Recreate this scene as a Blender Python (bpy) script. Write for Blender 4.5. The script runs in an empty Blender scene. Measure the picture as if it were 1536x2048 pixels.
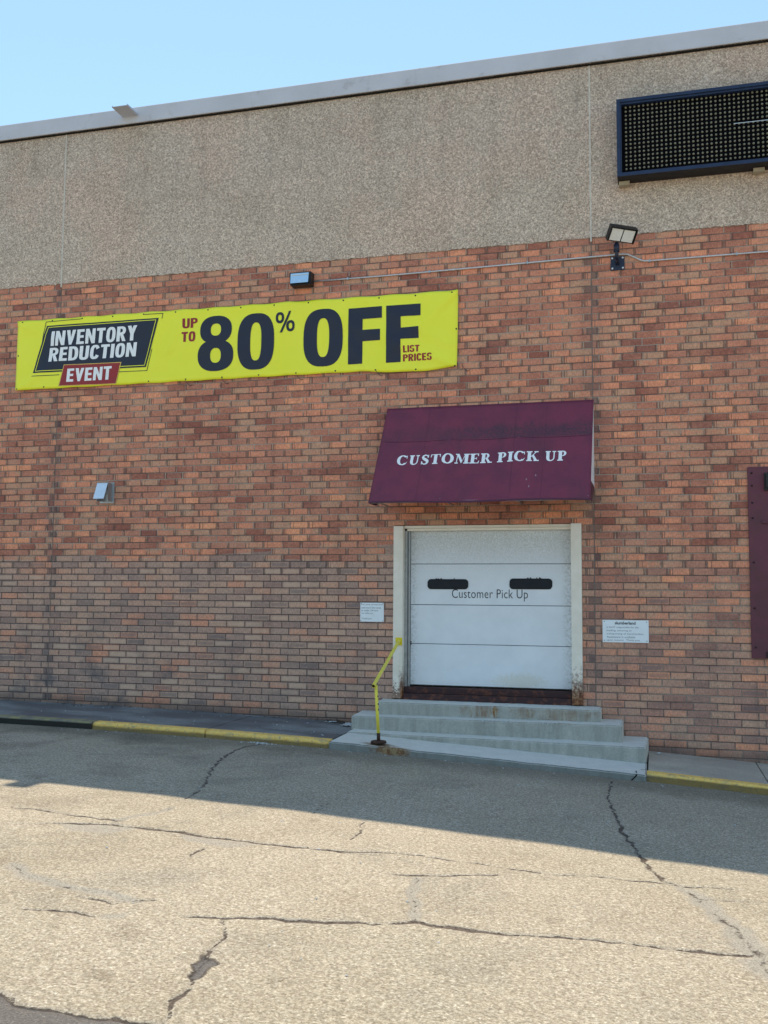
import bpy, bmesh, math, random
from mathutils import Vector, Matrix, noise as mnoise
random.seed(7)
S = bpy.context.scene
COL = S.collection

# ------------------------------------------------------------------ camera
cam_d = bpy.data.cameras.new("camera")
cam_d.sensor_fit = 'VERTICAL'
cam_d.sensor_height = 36.0
cam_d.lens = 1960.3 / 2048 * 36.0
cam_d.clip_start = 0.05
cam_d.clip_end = 2000
cam = bpy.data.objects.new("camera", cam_d)
COL.objects.link(cam)
yaw, pit, rol = .2671, .0837, .0073
fw = Vector((-math.sin(yaw) * math.cos(pit), math.cos(yaw) * math.cos(pit), math.sin(pit)))
r0 = Vector((math.cos(yaw), math.sin(yaw), 0))
u0 = r0.cross(fw)
rr = r0 * math.cos(rol) + u0 * math.sin(rol)
uu = u0 * math.cos(rol) - r0 * math.sin(rol)
M = Matrix((rr, uu, -fw)).transposed().to_4x4()
M.translation = Vector((.7696, -13.8856, 2.1174))
cam.matrix_world = M
S.camera = cam

# ------------------------------------------------------------------ sky, sun, exposure
sun_dir = Vector((-2.30, 5.35, 9.85)).normalized()
elev = math.asin(sun_dir.z)
azim = math.atan2(sun_dir.x, sun_dir.y)
W = bpy.data.worlds.new("World")
S.world = W
W.use_nodes = True
wn = W.node_tree
sky = wn.nodes.new('ShaderNodeTexSky')
sky.sky_type = 'NISHITA'
sky.sun_disc = False
sky.sun_elevation = elev
sky.sun_rotation = azim
sky.air_density = 1.25
sky.dust_density = 0.0
sky.ozone_density = 3.0
bg = wn.nodes['Background']
bg.inputs[1].default_value = 0.15
gm = wn.nodes.new('ShaderNodeGamma')      # evens out the bright side of the sky a little
gm.inputs[1].default_value = 0.60
wn.links.new(sky.outputs[0], gm.inputs[0])
tn = wn.nodes.new('ShaderNodeMix'); tn.data_type = 'RGBA'; tn.blend_type = 'MULTIPLY'
tn.inputs[0].default_value = 1.0; tn.inputs[7].default_value = (.79, .95, 1.0, 1)
wn.links.new(gm.outputs[0], tn.inputs[6])
wn.links.new(tn.outputs[2], bg.inputs[0])
sl = bpy.data.lights.new("sun", 'SUN')
sl.energy = 2.15
sl.angle = math.radians(0.5)
sl.color = (1.0, .88, .68)
so = bpy.data.objects.new("sun", sl)
so.rotation_euler = sun_dir.to_track_quat('Z', 'Y').to_euler()
so.location = (-10, 20, 40)
COL.objects.link(so)
S.view_settings.view_transform = 'Standard'
S.view_settings.look = 'None'
S.view_settings.exposure = 1.32
S.view_settings.gamma = 1.0
S.render.engine = 'CYCLES'
S.cycles.max_bounces = 6

# ------------------------------------------------------------------ node helpers
class NB:
    def __init__(s, name):
        s.mat = bpy.data.materials.new(name)
        s.mat.use_nodes = True
        s.t = s.mat.node_tree
        s.b = s.t.nodes['Principled BSDF']
        s._pos = None
    def n(s, ty): return s.t.nodes.new(ty)
    def put(s, sock, v):
        if isinstance(v, bpy.types.NodeSocket): s.t.links.new(v, sock)
        elif isinstance(v, (tuple, list)) and len(v) == 3 and sock.type == 'RGBA': sock.default_value = (*v, 1)
        else: sock.default_value = v
    def m(s, op, a, b=0.0, c=None):
        x = s.n('ShaderNodeMath'); x.operation = op
        s.put(x.inputs[0], a); s.put(x.inputs[1], b)
        if c is not None: s.put(x.inputs[2], c)
        return x.outputs[0]
    def add(s, a, b): return s.m('ADD', a, b)
    def sub(s, a, b): return s.m('SUBTRACT', a, b)
    def mul(s, a, b): return s.m('MULTIPLY', a, b)
    def lt(s, a, b): return s.m('LESS_THAN', a, b)
    def gt(s, a, b): return s.m('GREATER_THAN', a, b)
    def mx(s, a, b): return s.m('MAXIMUM', a, b)
    def mn(s, a, b): return s.m('MINIMUM', a, b)
    def xyz(s):
        if s._pos is None:
            g = s.n('ShaderNodeNewGeometry'); sp = s.n('ShaderNodeSeparateXYZ')
            s.t.links.new(g.outputs['Position'], sp.inputs[0])
            s._pos = (g.outputs['Position'], sp.outputs[0], sp.outputs[1], sp.outputs[2])
        return s._pos
    def comb(s, x, y, z):
        c = s.n('ShaderNodeCombineXYZ')
        for i, v in enumerate((x, y, z)): s.put(c.inputs[i], v)
        return c.outputs[0]
    def scl(s, v, k):
        x = s.n('ShaderNodeVectorMath'); x.operation = 'MULTIPLY'
        s.put(x.inputs[0], v); x.inputs[1].default_value = k
        return x.outputs[0]
    def noise(s, scale, detail=3, rough=.55, vec=None, dist=0.0):
        x = s.n('ShaderNodeTexNoise')
        s.put(x.inputs['Vector'], vec if vec is not None else s.xyz()[0])
        x.inputs['Scale'].default_value = scale; x.inputs['Detail'].default_value = detail
        x.inputs['Roughness'].default_value = rough; x.inputs['Distortion'].default_value = dist
        return x.outputs[0]
    def vor(s, scale, vec=None, feature='F1', out='Color'):
        x = s.n('ShaderNodeTexVoronoi'); x.feature = feature
        s.put(x.inputs['Vector'], vec if vec is not None else s.xyz()[0])
        x.inputs['Scale'].default_value = scale
        return x.outputs[out]
    def sep(s, c):
        x = s.n('ShaderNodeSeparateColor'); s.put(x.inputs[0], c)
        return x.outputs
    def white(s, v):
        x = s.n('ShaderNodeTexWhiteNoise'); x.noise_dimensions = '3D'; s.put(x.inputs['Vector'], v)
        return x.outputs
    def ss(s, v, a, b, lo=0.0, hi=1.0):
        x = s.n('ShaderNodeMapRange'); x.interpolation_type = 'SMOOTHSTEP'
        s.put(x.inputs[0], v)
        for i, q in enumerate((a, b, lo, hi)): s.put(x.inputs[i + 1], q)
        return x.outputs[0]
    def ramp(s, v, stops, mode='LINEAR'):
        x = s.n('ShaderNodeValToRGB'); x.color_ramp.interpolation = mode
        e = x.color_ramp.elements
        while len(e) < len(stops): e.new(0.5)
        for i, (p, c) in enumerate(stops):
            e[i].position = p
            e[i].color = (*c, 1) if len(c) == 3 else c
        s.put(x.inputs[0], v)
        return x.outputs[0]
    def mix(s, f, a, b, mode='MIX'):
        x = s.n('ShaderNodeMix'); x.data_type = 'RGBA'; x.blend_type = mode
        s.put(x.inputs[0], f); s.put(x.inputs[6], a); s.put(x.inputs[7], b)
        return x.outputs[2]
    def bump(s, h, dist=.005, strength=1.0):
        x = s.n('ShaderNodeBump')
        x.inputs['Distance'].default_value = dist; x.inputs['Strength'].default_value = strength
        s.put(x.inputs['Height'], h)
        s.t.links.new(x.outputs[0], s.b.inputs['Normal'])
    def out(s, col=None, rough=.85, metal=0.0, spec=.3):
        if col is not None: s.put(s.b.inputs['Base Color'], col)
        s.put(s.b.inputs['Roughness'], rough); s.put(s.b.inputs['Metallic'], metal)
        s.b.inputs['Specular IOR Level'].default_value = spec
        return s.mat

def blob(s, cx, cz, rx, rz, seed_noise, ax=('x', 'z'), wob=.5):
    """soft irregular spot in the x/z (or x/y) plane"""
    P, X, Y, Z = s.xyz()
    V = Z if ax[1] == 'z' else Y
    a = s.m('DIVIDE', s.sub(X, cx), rx); b = s.m('DIVIDE', s.sub(V, cz), rz)
    d = s.m('SQRT', s.add(s.mul(a, a), s.mul(b, b)))
    return s.ss(s.add(d, s.mul(s.sub(seed_noise, .5), wob * 2)), 1.0, .35)

def gain(c, k): return tuple(min(.95, v * k) for v in c)
def simple(name, col, rough=.6, metal=0.0, var=.12, scale=9.0, spec=.4, bumpd=0.0, dirt=None):
    s = NB(name)
    n1 = s.noise(scale, 5, .6)
    c = s.mix(s.ss(n1, .3, .7), tuple(v * (1 - var) for v in col), tuple(min(1, v * (1 + var)) for v in col))
    if dirt: c = s.mix(s.mul(s.ss(s.noise(scale * 2.3, 6, .7), .55, .75), .6), c, dirt)
    if bumpd: s.bump(n1, bumpd)
    return s.out(c, s.ss(n1, .2, .8, max(.05, rough - .12), min(1, rough + .12)), metal, spec)

# ------------------------------------------------------------------ geometry of the ground
def g(x):
    x = min(max(x, -9.5), 6)
    return .08202 - .05608 * x - .00278 * x * x
GC = None
def road(x, y):
    return g(x) - .10 + .02 * min(max(-y - 1.7, 0), 14)

# ------------------------------------------------------------------ materials
ZT = 7.2
def m_brick():
    s = NB("brick"); P, X, Y, Z = s.xyz()
    rz = s.mul(s.sub(ZT, Z), 10.0)
    row = s.m('FLOOR', rz); fz = s.m('FRACT', rz)
    par = s.m('MODULO', s.add(row, 200), 2.0)
    mid = s.mul(s.lt(X, 0.0), s.gt(X, -8.59))
    o = s.mul(mid, -8.59)
    offm = s.add(.188, s.mul(par, -.113)); offr = s.add(.285, s.mul(par, -.200))
    off = s.add(s.mul(mid, offm), s.mul(s.sub(1.0, mid), offr))
    jit = s.mul(s.sub(s.white(s.comb(row, 3.3, o))[0], .5), .014)
    u = s.m('DIVIDE', s.sub(s.sub(s.sub(X, o), off), jit), .3)
    bi = s.m('FLOOR', u); fu = s.m('FRACT', u)
    du = s.mul(s.mn(fu, s.sub(1.0, fu)), .3); dz = s.mul(s.mn(fz, s.sub(1.0, fz)), .1)
    wob = s.mul(s.sub(s.noise(38, 4, .65), .5), .006)
    d = s.add(s.mn(du, dz), wob)
    mort = s.ss(d, .0075, .0040)
    R = s.white(s.comb(bi, row, o)); r1 = R[0]; rc = s.sep(R[1]); r2, r3, r4 = rc[0], rc[1], rc[2]
    clump = s.noise(1.1, 2, .5, vec=s.scl(P, (1, 1, 2.2)))
    v = s.add(s.add(s.mul(r1, .88), .06), s.add(s.mul(s.sub(clump, .5), .9), s.mul(s.sub(s.noise(17, 3, .6, vec=s.scl(P, (1, 1, 1.6))), .5), .45)))
    up = s.ramp(v, [(0.0, (.17, .052, .048)), (.10, (.23, .083, .068)), (.22, (.31, .128, .098)), (.40, (.375, .165, .125)),
                    (.52, (.36, .19, .143)), (.62, (.315, .205, .16)), (.70, (.345, .21, .16)), (.80, (.42, .18, .13)), (.92, (.48, .205, .138)), (1.0, (.55, .26, .165))])
    lo = s.ramp(v, [(0.0, (.18, .138, .14)), (.15, (.25, .18, .172)), (.35, (.30, .215, .198)), (.55, (.325, .23, .205)),
                    (.76, (.34, .235, .20)), (.90, (.385, .20, .155)), (1.0, (.43, .20, .145))])
    # zone change where the brick turns greyer, ragged by half a brick or so
    zb = s.add(2.66, s.mul(s.sub(s.white(s.comb(s.m('FLOOR', s.mul(bi, .34)), 9.1, 1.2))[0], .5), s.ss(X, -6.5, .5, .08, .9)))
    zn = s.noise(.45, 2, .5)
    low = s.mul(s.lt(Z, zb), s.ss(X, 1.2, -3.2, .2, .92))
    low = s.mx(low, s.mul(s.ss(s.add(Z, s.mul(zn, 1.0)), 3.6, 1.6), .55))
    low = s.mn(s.add(low, s.mul(s.sub(r4, .5), .25)), 1.0)
    c = s.mix(s.mx(low, 0.0), up, lo)
    c = s.mix(s.mul(s.sub(1.0, low), .24), c, (.315, .185, .142))
    c = s.mix(s.mul(low, .34), c, (.285, .212, .185))
    # grain inside each brick: vertical drag texture and blotches
    gr = s.noise(1.0, 4, .7, vec=s.scl(P, (85, 20, 22)))
    gr2 = s.noise(30, 3, .6)
    c = s.mix(1.0, c, s.ramp(s.add(s.mul(gr, .65), s.mul(gr2, .35)), [(.32, (1.02, .95, .83)), (.68, (2.4, 2.08, 1.78))]), 'MULTIPLY')
    # brighter fired core / darker rim on about half of the bricks
    core = s.ss(d, .010, .034)
    c = s.mix(s.mul(s.gt(r2, .45), s.mul(core, .45)), c, s.mix(1.0, c, (1.3, 1.2, 1.12), 'MULTIPLY'))
    # pale cores, mostly in the lower left field
    pale = s.mul(s.mul(s.gt(r3, .86), s.lt(Z, 2.5)), s.mul(s.ss(X, .8, -5.5, .12, 1.0), s.ss(s.add(d, s.mul(gr2, .012)), .018, .040)))
    c = s.mix(s.mul(pale, .65), c, (.70, .47, .34))
    dk = s.mul(s.mul(s.lt(r3, .07), s.lt(Z, 2.6)), s.ss(d, .012, .035))
    c = s.mix(s.mul(dk, .45), c, (.16, .15, .155))
    # scored dark bars near brick ends
    fd = s.mul(fu, .3)
    bar = s.mul(s.mul(s.ss(fd, .009, .013), s.ss(fd, .034, .028)), s.mul(s.gt(r4, .42), s.gt(Z, 2.4)))
    fe = s.mul(s.sub(1.0, fu), .3)
    bar2 = s.mul(s.mul(s.ss(fe, .008, .013), s.ss(fe, .032, .026)), s.mul(s.gt(r3, .50), s.gt(Z, 2.4)))
    bar = s.mx(bar, s.mul(s.mul(s.ss(fd, .046, .049), s.ss(fd, .060, .056)), s.mul(s.gt(r2, .62), s.gt(Z, 2.4))))
    c = s.mix(s.mul(s.mx(bar, bar2), s.ss(gr, .3, .6, .25, .75)), c, (.10, .065, .055))
    # dark cut pieces along the panel joints
    jd = s.mn(s.m('ABSOLUTE', X), s.m('ABSOLUTE', s.add(X, 8.59)))
    cut = s.mul(s.mul(s.lt(jd, .088), par), s.gt(s.white(s.comb(row, bi, 5.5))[0], .52))
    c = s.mix(s.mul(cut, .6), c, (.10, .08, .085))
    c = s.mix(s.mul(s.ss(jd, .30, .02), .15), c, (.17, .14, .135))
    # mortar
    mr = s.add(s.noise(1.0, 3, .6, vec=s.scl(P, (.9, .9, 7.0))), 0)
    mu = s.mix(s.ss(mr, .42, .58), (.15, .10, .082), (.52, .42, .34))
    lowm = s.mul(s.lt(Z, 2.62), s.ss(X, 1.0, -1.5, .35, 1.0))
    mc = s.mix(lowm, mu, (.075, .06, .06))
    mc = s.mix(s.ss(s.noise(60, 3, .6), .35, .65, 0, .45), mc, (.24, .18, .15))
    c = s.mix(s.mul(mort, s.ss(s.noise(7, 4, .7), .25, .5, .45, 1.0)), c, mc)
    led = s.mul(s.mul(s.ss(fz, .86, .95), s.gt(s.white(s.comb(row, 7.7, s.m('FLOOR', s.mul(u, .2))))[0], .45)), .38)
    c = s.mix(led, c, (.11, .075, .065))
    # soot and damp with shapes of their own
    sn = s.noise(1.6, 5, .62, vec=s.scl(P, (1, 1, 1.3)))
    st = s.mul(s.ss(sn, .48, .70), s.ss(Z, 2.4, .6))
    st = s.mul(st, s.ss(X, -4.0, -7.5, .25, .75))
    c = s.mix(st, c, (.10, .105, .115))
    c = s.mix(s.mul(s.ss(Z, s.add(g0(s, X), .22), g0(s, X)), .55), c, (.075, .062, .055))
    run = s.noise(1.0, 4, .6, vec=s.scl(P, (5.5, 1, .35)))
    c = s.mix(s.ss(run, .42, .75, 0, .35), c, s.mix(1.0, c, (.62, .62, .64), 'MULTIPLY'))
    s.bump(s.add(s.ss(d, .002, .012), s.mul(gr, .35)), .008, .8)
    return s.out(c, .88, 0, .22)
def g0(s, X):
    return s.add(.082, s.add(s.mul(X, -.05608), s.mul(s.mul(X, X), -.00278)))

def m_aggregate():
    s = NB("exposed_aggregate"); P, X, Y, Z = s.xyz()
    v1 = s.vor(62); v1d = s.vor(62, out='Distance')
    n1 = s.noise(78, 4, .75); n2 = s.noise(26, 4, .7); n3 = s.noise(.55, 4, .6); n4 = s.noise(.9, 3, .5, dist=.4)
    r = s.sep(v1)
    c = s.ramp(s.add(s.mul(r[0], .34), s.add(s.mul(s.ss(n1, .34, .66), .36), s.mul(s.ss(s.noise(44, 3, .65), .34, .66), .30))), [(.12, (.27, .205, .165)), (.42, (.49, .39, .318)), (.6, (.625, .51, .42)), (.8, (.86, .74, .63))])
    c = s.mix(s.mul(s.gt(r[1], .955), s.ss(v1d, .012, .004)), c, (.72, .70, .66))
    c = s.mix(s.ss(n2, .35, .68, 0, .5), c, s.mix(1.0, c, (1.3, 1.3, 1.3), 'MULTIPLY'))
    c = s.mix(s.ss(n3, .4, .65, 0, .5), c, s.mix(1.0, c, (1.1, .97, .93), 'MULTIPLY'))
    c = s.mix(s.ss(n4, .45, .68, 0, .6), c, s.mix(1.0, c, (.86, .86, .84), 'MULTIPLY'))
    c = s.mix(s.ss(Z, 9.1, 7.4, 0, .35), c, s.mix(1.0, c, (1.2, 1.17, 1.12), 'MULTIPLY'))
    run = s.noise(1.0, 4, .6, vec=s.scl(P, (4, 1, .22)))
    c = s.mix(s.mul(s.ss(run, .48, .72, 0, .5), s.ss(Z, 7.6, 9.7, .35, 1.0)), c, s.mix(1.0, c, (.7, .7, .7), 'MULTIPLY'))
    s.bump(s.add(n1, s.mul(n2, 1.3)), .012, 1.0)
    return s.out(c, .95, 0, .15)

def ground_nodes(s):
    P, X, Y, Z = s.xyz()
    v = s.vor(95); r = s.sep(v)
    n1 = s.noise(85, 5, .8); n2 = s.noise(21, 4, .7); n3 = s.noise(1.1, 4, .6); n4 = s.noise(.35, 3, .5)
    nm = s.noise(46, 3, .65)
    c = s.ramp(s.add(s.mul(r[0], .22), s.add(s.mul(s.ss(n1, .33, .67), .40), s.mul(s.ss(nm, .32, .68), .38))), [(.12, (.20, .165, .125)), (.38, (.36, .305, .235)), (.56, (.455, .39, .305)), (.76, (.61, .54, .44)), (.90, (.86, .80, .69))])
    c = s.mix(s.ss(n2, .35, .7, 0, .55), c, s.mix(1.0, c, (1.22, 1.2, 1.14), 'MULTIPLY'))
    c = s.mix(s.ss(n3, .42, .7, 0, .5), c, s.mix(1.0, c, (.86, .83, .80), 'MULTIPLY'))
    c = s.mix(s.ss(n4, .4, .62, 0, .6), c, s.mix(1.0, c, (.92, .94, .92), 'MULTIPLY'))
    n5 = s.noise(.8, 4, .62, dist=.6)
    c = s.mix(s.mul(s.ss(n5, .50, .66), s.ss(X, 1.5, -3.0, .25, .6)), c, s.mix(1.0, c, (.72, .74, .77), 'MULTIPLY'))
    c = s.mix(s.mul(s.ss(s.noise(2.6, 3, .5), .66, .76), .5), c, s.mix(1.0, c, (.62, .60, .58), 'MULTIPLY'))
    # drip line and gutter grime along the kerb
    gy = s.ss(s.add(Y, s.mul(n3, .6)), -2.5, -1.7)
    c = s.mix(s.mul(gy, .4), c, (.06, .055, .045))
    lt = s.mul(s.ss(X, -2.5, -6.5), s.ss(n3, .45, .65))
    c = s.mix(s.mul(lt, .35), c, (.10, .09, .08))
    h = s.add(s.mul(n1, .8), s.add(s.mul(r[0], .3), s.mul(n2, .6)))
    return c, h, n1, n2
def m_ground():
    s = NB("old_paving"); c, h, n1, n2 = ground_nodes(s)
    def at(nm):
        a = s.n('ShaderNodeAttribute'); a.attribute_name = nm; return a.outputs['Fac']
    cd, ck, wp, dp = at("crack_distance"), at("crack_worn"), at("worn_patch"), at("dark_patch")
    nn = s.noise(30, 5, .75); nb = s.noise(5.5, 3, .6); nf = s.noise(90, 3, .7)
    d = s.add(cd, s.mul(s.sub(nn, .5), 1.5))
    grey = s.mix(s.ss(n1, .35, .62), (.22, .195, .165), (.50, .455, .39))
    dark = s.mix(s.ss(nn, .38, .62), (.06, .042, .035), (.16, .12, .098))
    c = s.mix(s.mul(s.ss(s.add(wp, s.mul(s.sub(nn, .5), .12)), .02, -.03), .75), c, grey)
    halo = s.ss(d, 1.5, .6)
    c = s.mix(s.mul(halo, s.add(.28, s.mul(ck, .55))), c, grey)
    core = s.ss(s.add(d, s.add(s.mul(s.sub(nb, .5), 1.3), s.mul(ck, .45))), .62, .28)
    c = s.mix(s.mul(core, .92), c, dark)
    tm = s.ss(s.add(dp, s.mul(s.sub(nf, .5), .035)), .004, -.004)
    tr = s.ramp(s.add(s.mul(n1, .6), s.mul(nf, .4)), [(.35, (.085, .075, .07)), (.55, (.19, .172, .16)), (.75, (.44, .41, .38))])
    c = s.mix(tm, c, tr)
    edge = s.mul(s.ss(s.m('ABSOLUTE', s.add(dp, s.mul(s.sub(nn, .5), .03))), .016, .004), .7)
    c = s.mix(edge, c, (.07, .055, .048))
    s.bump(s.sub(h, s.mul(core, .8)), .010, .8)
    return s.out(c, .9, 0, .2)

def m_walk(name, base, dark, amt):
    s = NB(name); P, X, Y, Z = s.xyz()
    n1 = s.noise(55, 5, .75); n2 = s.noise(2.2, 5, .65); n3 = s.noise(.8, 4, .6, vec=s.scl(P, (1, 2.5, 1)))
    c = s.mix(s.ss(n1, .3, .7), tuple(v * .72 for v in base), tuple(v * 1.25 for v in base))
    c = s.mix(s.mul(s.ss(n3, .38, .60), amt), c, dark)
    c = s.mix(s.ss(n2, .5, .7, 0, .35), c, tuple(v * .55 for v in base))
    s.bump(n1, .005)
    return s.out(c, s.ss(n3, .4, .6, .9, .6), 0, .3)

def m_concrete():
    s = NB("step_concrete"); P, X, Y, Z = s.xyz()
    n1 = s.noise(40, 5, .75); n2 = s.noise(5, 5, .65); n3 = s.noise(1.0, 4, .6, vec=s.scl(P, (9, 3, 1.4))); n4 = s.noise(14, 5, .7)
    c = s.mix(s.ss(n1, .3, .7), (.58, .55, .49), (.84, .80, .72))
    c = s.mix(s.ss(n2, .35, .65, 0, .6), c, s.mix(1.0, c, (.72, .76, .76), 'MULTIPLY'))
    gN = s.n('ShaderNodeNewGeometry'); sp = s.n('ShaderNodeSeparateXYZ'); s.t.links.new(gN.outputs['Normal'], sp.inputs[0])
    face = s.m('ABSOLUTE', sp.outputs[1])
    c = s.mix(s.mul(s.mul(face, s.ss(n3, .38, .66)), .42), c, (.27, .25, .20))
    c = s.mix(s.mul(face, .5), c, (.23, .225, .20))  # shade on the risers painted into the colour by face direction
    c = s.mix(s.mul(s.ss(s.m('ABSOLUTE', sp.outputs[2]), .7, .95), .45), c, (.90, .88, .82))  # skylight on the treads painted in as a paler colour
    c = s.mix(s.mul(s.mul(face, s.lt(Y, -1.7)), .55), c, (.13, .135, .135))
    rust = (.23, .095, .035)
    k = blob(s, -1.33, .53, .05, .12, n4)
    k2 = s.mul(blob(s, -1.55, .53, .30, .11, n4, wob=1.0), .7)
    k3 = s.mul(blob(s, -.35, .52, .50, .12, n4, wob=1.0), .55)
    k4 = s.mul(blob(s, -.95, .53, .22, .11, n4, wob=1.0), .6)
    m1 = s.mul(s.mul(s.mx(s.mul(k, 1.5), s.mx(k2, s.mx(k3, k4))), s.ss(s.noise(1.0, 4, .65, vec=s.scl(P, (16, 3, 1.2))), .36, .62, .15, 1.0)), s.mul(s.gt(face, .5), s.gt(Z, .42)))
    c = s.mix(s.mul(m1, .95), c, s.mix(s.ss(n4, .4, .6), rust, (.34, .22, .11)))
    b1 = s.mul(blob(s, -2.62, -1.62, .30, .16, n4, ('x', 'y')), s.lt(Z, .35))
    b2 = s.mul(blob(s, -2.42, .15, .32, .15, n4, wob=.8), s.lt(Y, -1.68))
    c = s.mix(s.mul(s.mx(b1, b2), .92), c, s.mix(s.ss(n4, .42, .6), (.20, .085, .035), (.36, .24, .12)))
    s.bump(s.add(n1, s.mul(n2, .7)), .007, .8)
    return s.out(c, .88, 0, .25)

def m_kerb():
    s = NB("kerb_paint"); P, X, Y, Z = s.xyz()
    n1 = s.noise(30, 5, .7); n2 = s.noise(6, 5, .7, vec=s.scl(P, (1, 1, 2))); n3 = s.noise(2.0, 3, .6)
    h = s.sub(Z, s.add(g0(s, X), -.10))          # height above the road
    c = s.mix(s.ss(n1, .3, .7), (.95, .54, .13), (1.0, .68, .20))
    c = s.mix(s.ss(n2, .47, .66, 0, .75), c, (.46, .36, .21))
    c = s.mix(s.ss(s.noise(22, 4, .75), .56, .66, 0, .7), c, (.30, .27, .22))
    grime_shade = s.ss(s.add(h, s.mul(s.sub(n2, .5), .06)), .068, .034)
    grime_shade = s.mx(grime_shade, s.mul(s.gt(X, 0), s.ss(s.add(h, s.mul(s.sub(n2, .5), .03)), .086, .060)))  # right kerb: shade on the lower face painted in with the grime
    c = s.mix(s.mul(grime_shade, .8), c, (.12, .09, .045))
    # the old stretch at the far left has lost its paint
    worn = s.ss(s.add(X, s.mul(s.sub(n3, .5), .3)), -6.66, -6.74)
    cw = s.mix(s.ss(h, .065, .09), (.028, .025, .02), s.mix(s.ss(n2, .4, .6), (.34, .29, .15), (.22, .20, .16)))
    c = s.mix(worn, c, cw)
    s.bump(s.add(n1, n2), .006)
    return s.out(c, .8, 0, .3)

def m_door():
    s = NB("door_white"); P, X, Y, Z = s.xyz()
    n1 = s.noise(26, 5, .75); n2 = s.noise(3, 5, .6); n3 = s.noise(70, 3, .7)
    c = s.mix(s.ss(n2, .3, .7), (.80, .82, .86), (.86, .88, .92))
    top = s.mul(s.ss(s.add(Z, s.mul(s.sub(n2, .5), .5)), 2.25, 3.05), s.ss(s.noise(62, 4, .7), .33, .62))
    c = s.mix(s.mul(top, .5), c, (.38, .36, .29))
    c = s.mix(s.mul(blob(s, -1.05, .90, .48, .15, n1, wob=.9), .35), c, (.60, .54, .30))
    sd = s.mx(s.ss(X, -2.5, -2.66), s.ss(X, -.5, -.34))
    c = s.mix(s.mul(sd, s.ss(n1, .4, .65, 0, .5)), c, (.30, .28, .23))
    c = s.mix(s.ss(n3, .70, .78, 0, .6), c, (.25, .23, .2))
    s.bump(n3, .0012)
    return s.out(c, .5, 0, .4)
def m_jamb():
    s = NB("jamb_paint"); P, X, Y, Z = s.xyz()
    n1 = s.noise(30, 5, .75); n2 = s.noise(6, 4, .6)
    c = s.mix(s.ss(n2, .3, .7), (.86, .77, .65), (.94, .85, .74))
    c = s.mix(s.ss(n1, .62, .78, 0, .4), c, (.35, .30, .24))
    e = s.ss(s.add(Z, s.mul(s.sub(n1, .5), 1.1)), .88, .66)
    inner = s.mx(s.ss(X, -2.80, -2.74), s.mul(s.gt(X, -1), s.mul(s.ss(s.m('ABSOLUTE', s.add(X, .25)), .03, .07), .6)))
    e2 = s.mul(s.ss(s.add(Z, s.mul(s.sub(n1, .5), .9)), 1.15, .72), inner)
    k = s.mx(s.mul(e, .85), e2)
    c = s.mix(k, c, s.mix(s.ss(n1, .4, .6), (.12, .04, .025), (.30, .13, .05)))
    s.bump(s.sub(n1, k), .002)
    return s.out(c, .6, 0, .3)
def m_rust(name, a, b, th=.5):
    s = NB(name); n1 = s.noise(12, 6, .7); n2 = s.noise(70, 3, .6)
    c = s.mix(s.ss(n1, th, th + .16), a, b)
    s.bump(n2, .002)
    return s.out(c, .6, .1, .35)
def m_awning():
    s = NB("awning_vinyl"); P, X, Y, Z = s.xyz()
    n1 = s.noise(120, 3, .6); n2 = s.noise(3, 5, .65); n3 = s.noise(1.0, 5, .7, vec=s.scl(P, (7, 2, 3))); n4 = s.noise(48, 4, .7)
    c = s.mix(s.ss(n1, .3, .7), (.195, .032, .064), (.24, .045, .084))
    c = s.mix(s.ss(n2, .35, .7, 0, .45), c, (.10, .028, .062))
    # mildew gathered above the seam
    band = s.mul(s.ss(s.add(Z, s.mul(s.sub(n3, .5), .35)), 4.56, 4.44), s.gt(Z, 4.315))
    amt = s.mul(band, s.mul(s.ss(n4, .36, .60), s.ss(X, -2.9, -1.0, .35, 1.0)))
    c = s.mix(s.mul(amt, .8), c, (.045, .04, .05))
    c = s.mix(s.mul(s.ss(s.noise(1.2, 3, .5, vec=s.scl(P, (2.2, 1, .5))), .55, .7), .3), c, (.06, .035, .05))
    c = s.mix(s.mul(s.ss(s.noise(95, 2, .5), .74, .80), .5), c, (.30, .22, .26))
    w = s.n('ShaderNodeTexWave'); w.inputs['Scale'].default_value = 120
    s.bump(s.add(n1, n2), .0015)
    return s.out(c, .55, 0, .35)
def m_banner():
    s = NB("banner_yellow"); n1 = s.noise(2.2, 5, .6); n2 = s.noise(60, 3, .5)
    c = s.mix(s.ss(n1, .3, .7), (.97, .95, .03), (.98, .97, .045))
    c = s.mix(s.ss(s.noise(11, 5, .7), .62, .8, 0, .25), c, (.62, .66, .08))
    return s.out(c, s.ss(n2, .3, .7, .32, .45), 0, .5)
def m_galv(name="galvanised", col=(.45, .47, .50)):
    s = NB(name); r = s.sep(s.vor(38)); n = s.noise(14, 4, .6)
    c = s.mix(s.mul(r[0], .5), col, tuple(v * .75 for v in col))
    c = s.mix(s.ss(n, .55, .75, 0, .4), c, tuple(v * .55 for v in col))
    return s.out(c, s.ss(n, .3, .7, .3, .5), .75, .5)

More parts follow.
